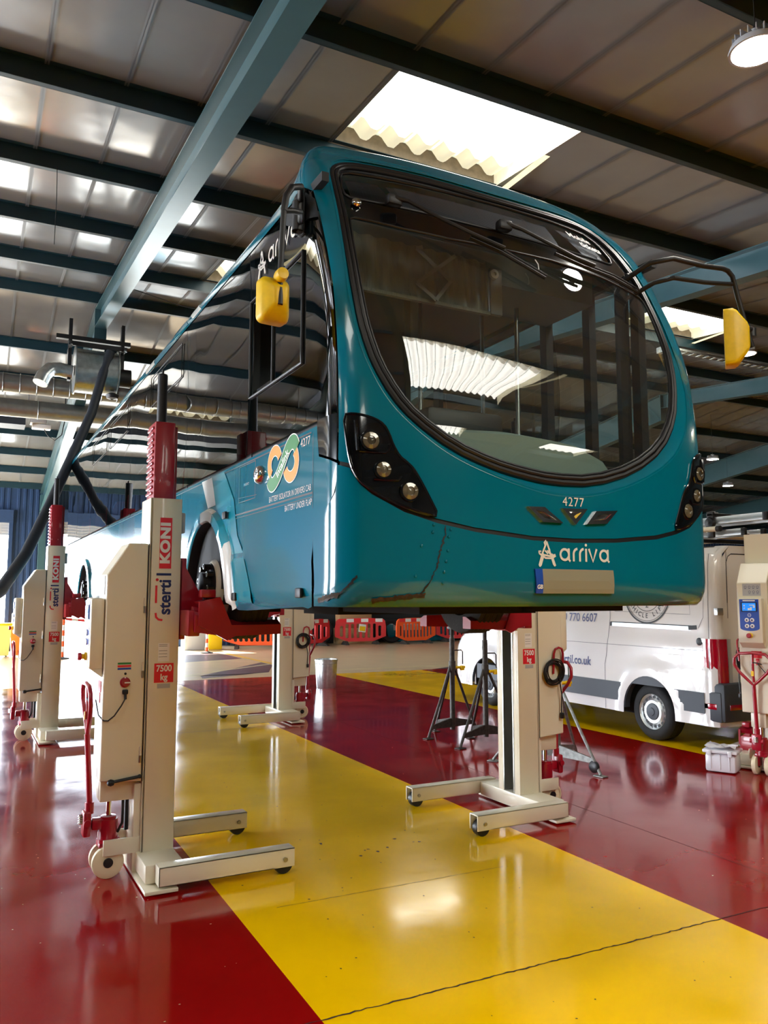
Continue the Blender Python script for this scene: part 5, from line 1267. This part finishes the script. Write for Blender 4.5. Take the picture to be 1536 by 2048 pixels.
barrier('dull red barrier half hidden beside the bus front tyre, furthest right of the barriers',16.6,28.3,18.8,28.6,'barrier_pink',False,9)
# stuff stored behind the barriers
def slab(name,label,cat,lo,hi,m,bev=.03,group=None):
    q=MB(); q.b2(lo,hi,bev); return tag(q.build(name,m,None),label,cat,group)
t=thing('body_moulding','turquoise bus body panel stored upright behind the orange barrier','body panel',(16.3,29.0,0)); 
m_=MB(); m_.grid(lambda u,v:(u,.25*math.sin(v*1.5),v),[-1.5+.25*i for i in range(13)],[.02+.1*i for i in range(9)]); m_.b2((-1.5,.0,.02),(1.5,.06,.28),.02); m_.build('moulding','bus_paint',t,fix=False); m_=MB(); m_.b2((-1.2,.16,.45),(.2,.2,.7)); m_.build('window_strip','lgrey',t)
for k,(x,y,l) in enumerate(((11.8,28.9,'black spare tyre standing behind the bright red barrier'),(14.7,28.6,'black spare tyre standing in the gap right of the pink barrier'))):
    m_=MB(); m_.lathe([(.27,-.1),(.42,-.12),(.47,-.08),(.48,0),(.47,.08),(.42,.12),(.27,.1)],o=(x,y,.48),axis=(.3,1,0),n=32); tag(m_.build('tyre','tyre',None),l,'tyre','spare tyres behind the barriers')
slab('cardboard_box','brown cardboard box topping the pile behind the pink barrier','box',(12.55,28.82,.60),(13.95,29.25,1.18),'card')
slab('pallet_stack','pallet stack carrying the brown cardboard box behind the pink barrier','pallet',(12.5,28.8,0),(14.0,29.28,.60),'wood',.01)
slab('crate','yellow crate behind the bright red barrier','crate',(10.6,28.5,0),(11.1,28.9,.75),'yellow')
slab('crate','yellow crate behind the furthest right barrier','crate',(18.9,28.75,0),(19.6,29.25,.95),'orange')
slab('crate','small yellow crate on the floor left of the orange barrier','crate',(7.15,27.6,0),(7.6,28.0,.55),'yellow')
slab('cabinet','pale grey cabinet standing inside the doorway, left of the striped post','cabinet',(6.3,27.6,0),(7.0,28.2,1.0),'lgrey')
slab('kerb_block','low concrete block on the floor in the doorway','block',(4.9,27.9,0),(6.1,28.3,.14),'cement_glow')
slab('steel_rack','dark steel racking against the back wall behind the cardboard box','rack',(8.5,29.3,0),(22,29.8,2.6),'interior_dark',.01)
def post(label,x,y,h):
    t=thing('barrier_post',label,'post',(x,y,0),0,'red and white posts by the doorway'); m_=MB(); m_.lathe([(0,0),(.2,0),(.2,.03),(.06,.06)],n=24); m_.build('base','foot',t)
    m_=MB(); n=8
    for i in range(n): m_.cyl((0,0,.05+(h-.05)*i/n),(0,0,.05+(h-.05)*(i+1)/n),.045,n=14,mi=i%2)
    m_.build('pole',['barrier_orange','white'],t)
post('striped post standing left of the orange barrier, below the wheel fork',6.65,26.0,1.15)
post('tall striped post at the doorway holding one end of the barrier tape',2.24,25.4,1.30)
post('striped post holding the other end of the barrier tape',5.0,27.6,1.2)
m_=MB(); n=14
for i in range(n): 
    f=lambda t:(2.30+2.64*t,25.45+2.1*t,1.12-.10*math.sin(PI*t)); p,q=f(i/n),f((i+1)/n)
    m_.add([p,q,(q[0],q[1],q[2]+.075),(p[0],p[1],p[2]+.075)],[(0,1,2,3)],i%2)
tag(m_.build('barrier_tape',['barrier_red','white'],None,smooth=0,fix=False),'red and white tape stretched between posts across the doorway','tape')
t=thing('wheelie_bin','pale yellow wheelie bin by the far door, left of the rear lift','bin',(.55,27.0,0)); m_=MB()
m_.prism([(-.30,.06),(.30,.06),(.36,.95),(-.36,.95)],lambda a,b,h:(a,h,b),-.33,.33); m_.build('bin_body','bin_yellow',t); m_=MB(); m_.b2((-.38,-.36,.95),(.38,.38,1.02),.03); m_.b2((-.3,.36,.9),(.3,.42,.96),.02); m_.build('lid','yellow',t)
for x in (-.25,.25): m_=MB(); m_.cyl((x-.03,.3,.1),(x+.03,.3,.1),.10,n=18); m_.build('wheel','rubber',t)
t=thing('salt_bin','orange hopper standing beside the pale yellow wheelie bin','hopper',(1.25,28.2,0)); m_=MB(); m_.prism([(-.28,.0),(.28,.0),(.34,.85),(-.34,.85)],lambda a,b,h:(a,h,b),-.3,.3); m_.build('hopper_body','barrier_orange',t); m_=MB(); m_.b2((-.3,-.2,.85),(.2,.2,1.3),.04); m_.build('hopper_top','wood',t)
# car out in the yard
t=thing('car','pale blue car parked outside in the sunny yard beyond the tape','car',(5.9,38.0,0),math.radians(12)); m_=MB()
sec=[(-2.0,.35),(-2.05,.65),(-1.95,.85),(-1.2,1.0),(-.6,1.42),(.5,1.48),(1.2,1.1),(1.9,.95),(2.0,.6),(1.95,.35)]
def cs(f,w_,dz=0): return [(w_*f,a,b+dz) for a,b in sec]
ws=(-.86,-.80,-.4,.4,.80,.86); hs_=(.92,1,1.02,1.02,1,.92); V=[(x,a*(1 if abs(x)<.82 else .97),.35+(b-.35)*h) for x,h in zip(ws,hs_) for a,b in sec]; k=len(sec)
m_.add(V,[(i*k+j,(i+1)*k+j,(i+1)*k+(j+1)%k,i*k+(j+1)%k) for i in range(5) for j in range(k)]+[tuple(range(k)),tuple(range(6*k-1,5*k-1,-1))]); m_.build('car_body','bus_paint_light',t)
m_=MB(); m_.prism([(-1.12,1.03),(-.62,1.38),(.48,1.42),(1.05,1.1)],lambda a,b,h:(h,a,b),-.84,.84); m_.add([(-.6,-1.22,1.03),(.6,-1.22,1.03),(.5,-.66,1.40),(-.5,-.66,1.40)],[(0,1,2,3)]); m_.build('car_glass','bus_black',t)
for x in (-.78,.78):
    for y in (-1.25,1.25): m_=MB(); m_.cyl((x-.1,y,.31),(x+.1,y,.31),.31,n=24); m_.build('wheel','tyre',t)
    m_=MB(); m_.box((x*.82,-2.0,.72),(.3,.12,.14),.04); m_.build('car_headlight','lgrey',t)
# ------------------------------------------------------------------ overhead plant at the ridge
t=thing('exhaust_reel','exhaust hose reel with galvanised drum under the roof ridge, dark hose drooping from it','hose reel',(1.72,15.3,5.92)); m_=MB()
m_.lathe([(.42,-.38),(.44,-.38),(.44,-.36),(.40,-.355),(.40,.355),(.44,.36),(.44,.38),(.42,.38)],axis=(1,0,0),n=40); m_.lathe([(.43,-.37),(.1,-.37)],axis=(1,0,0),n=40); m_.lathe([(.43,.37),(.1,.37)],axis=(1,0,0),n=40); m_.build('drum','galv',t)
m_=MB()
for x in (-.46,.46): m_.b2((x-.03,-.06,-.2),(x+.03,.06,.95)); m_.b2((x-.02,-.35,.38),(x+.02,.35,.44))
m_.b2((-.7,-.05,.56),(.6,.05,.64)); m_.b2((-.5,-.3,.38),(.5,-.24,.46)); m_.build('reel_bracket','black',t)
m_=MB(); m_.tube([(-.4,0,-.05),(-.62,0,-.02),(-.78,-.03,-.05),(-.88,-.08,-.18),(-.94,-.12,-.34)],.13,18); m_.build('outlet_elbow','galv',t)
m_=MB(); m_.cyl((.4,0,-.05),(.62,0,-.05),.17,n=20); m_.build('motor','black',t)
m_=MB(); m_.lathe([(.02,0),(.1,.02),(.12,.08),(.05,.12)],o=(.28,-.2,-.52),n=18); m_.build('hose_stop','rubber',t)
m_=MB(); m_.tube([(1.93,15.0,6.26),(1.83,14.95,5.92),(1.6,14.6,5.0),(1.25,14.1,4.08),(.9,13.3,3.2),(.54,12.2,2.37),(.22,11.0,1.86),(-.3,9.4,1.5),(-1.0,7.6,1.3),(-1.6,6.4,.9),(-1.7,6.2,.15)],[.08]*11,16); m_.v=[(p[0]-1.72,p[1]-15.3,p[2]-5.92) for p in m_.v]; m_.build('exhaust_hose','hose',t)
def duct(label,x0,x1,y,z,r,ribs=0):
    m_=MB(); m_.cyl((x0,y,z),(x1,y,z),r,n=28)
    for i in range(ribs): m_.lathe([(r,-.012),(r+.015,0),(r,.012)],o=(x0+(x1-x0)*(i+.5)/ribs,y,z),axis=(1,0,0),n=28)
    t=m_.build('duct','duct',None); tag(t,label,'duct','round ducts under the far roof slope'); 
    for x in (x0+2,(x0+x1)/2,x1-1): q=MB(); q.tube([(x,y,z+r),(x,y,zroof(y)-.2)],.012,6); q.build('hanger','lgrey',t)
duct('ribbed round duct running left from behind the hose reel',-12.5,3.6,18.0,6.22,.20,50); duct('smooth round duct below the ribbed one',-12.5,6.5,19.0,5.92,.20,12)
t=thing('gas_heater','long dark radiant heater with grey burner box under the far roof','heater',(1.1,20.0,5.75)); m_=MB(); m_.b2((-.25,-.2,.05),(.1,.2,.35),.02); m_.build('burner_box','lgrey',t); m_=MB(); m_.b2((-.2,-.12,-.06),(.2,.12,.04),.01); m_.build('burner_tray','white',t)
m_=MB(); m_.prism([(-.3,-.05),(-.2,.15),(.2,.15),(.3,-.05)],lambda a,b,h:(h,a,b),-8,-.35); m_.build('reflector','van_grey',t); m_=MB(); m_.tube([(.0,0,.05),(.15,0,-.2),(.3,0,-.3),(.45,0,-.15),(.5,0,.2),(.5,0,.9)],.012,6); m_.build('gas_pipe','black',t); m_=MB(); m_.tube([(-.3,0,.2),(-.3,0,1.2)],.012,6); m_.build('hanger','lgrey',t)
t=thing('cable_tray','perforated steel cable tray running under the roof behind the nearside mirror','cable tray',(12.0,11.25,6.66)); m_=MB(); m_.b2((-.2,-.08,0),(18,-.075,.05)); m_.b2((-.2,.075,0),(18,.08,.05)); 
for i in range(90): m_.b2((-.2+.2*i,-.08,0),(-.12+.2*i,.08,.006))
m_.build('tray_ladder','galv',t,smooth=0); m_=MB(); m_.box((-.2,0,-.02),(.12,.2,.12),.01); m_.build('junction_box','lgrey',t)
def cable(label,pts,r=.006): m_=MB(); m_.tube(pts,r,6); tag(m_.build('cable','black',None),label,'cable','thin cables under the roof')
cable('thin sagging cable under the roof just right of the left rafter',[(2.0,13.0,6.75),(2.8,13.0,6.6),(3.8,13.0,6.55),(4.8,13.0,6.65),(5.8,13.0,6.8)])
cable('thin cable dangling from a purlin at the left edge',[(.55,9.3,6.62),(.56,9.3,6.2),(.555,9.3,5.7)],.004)
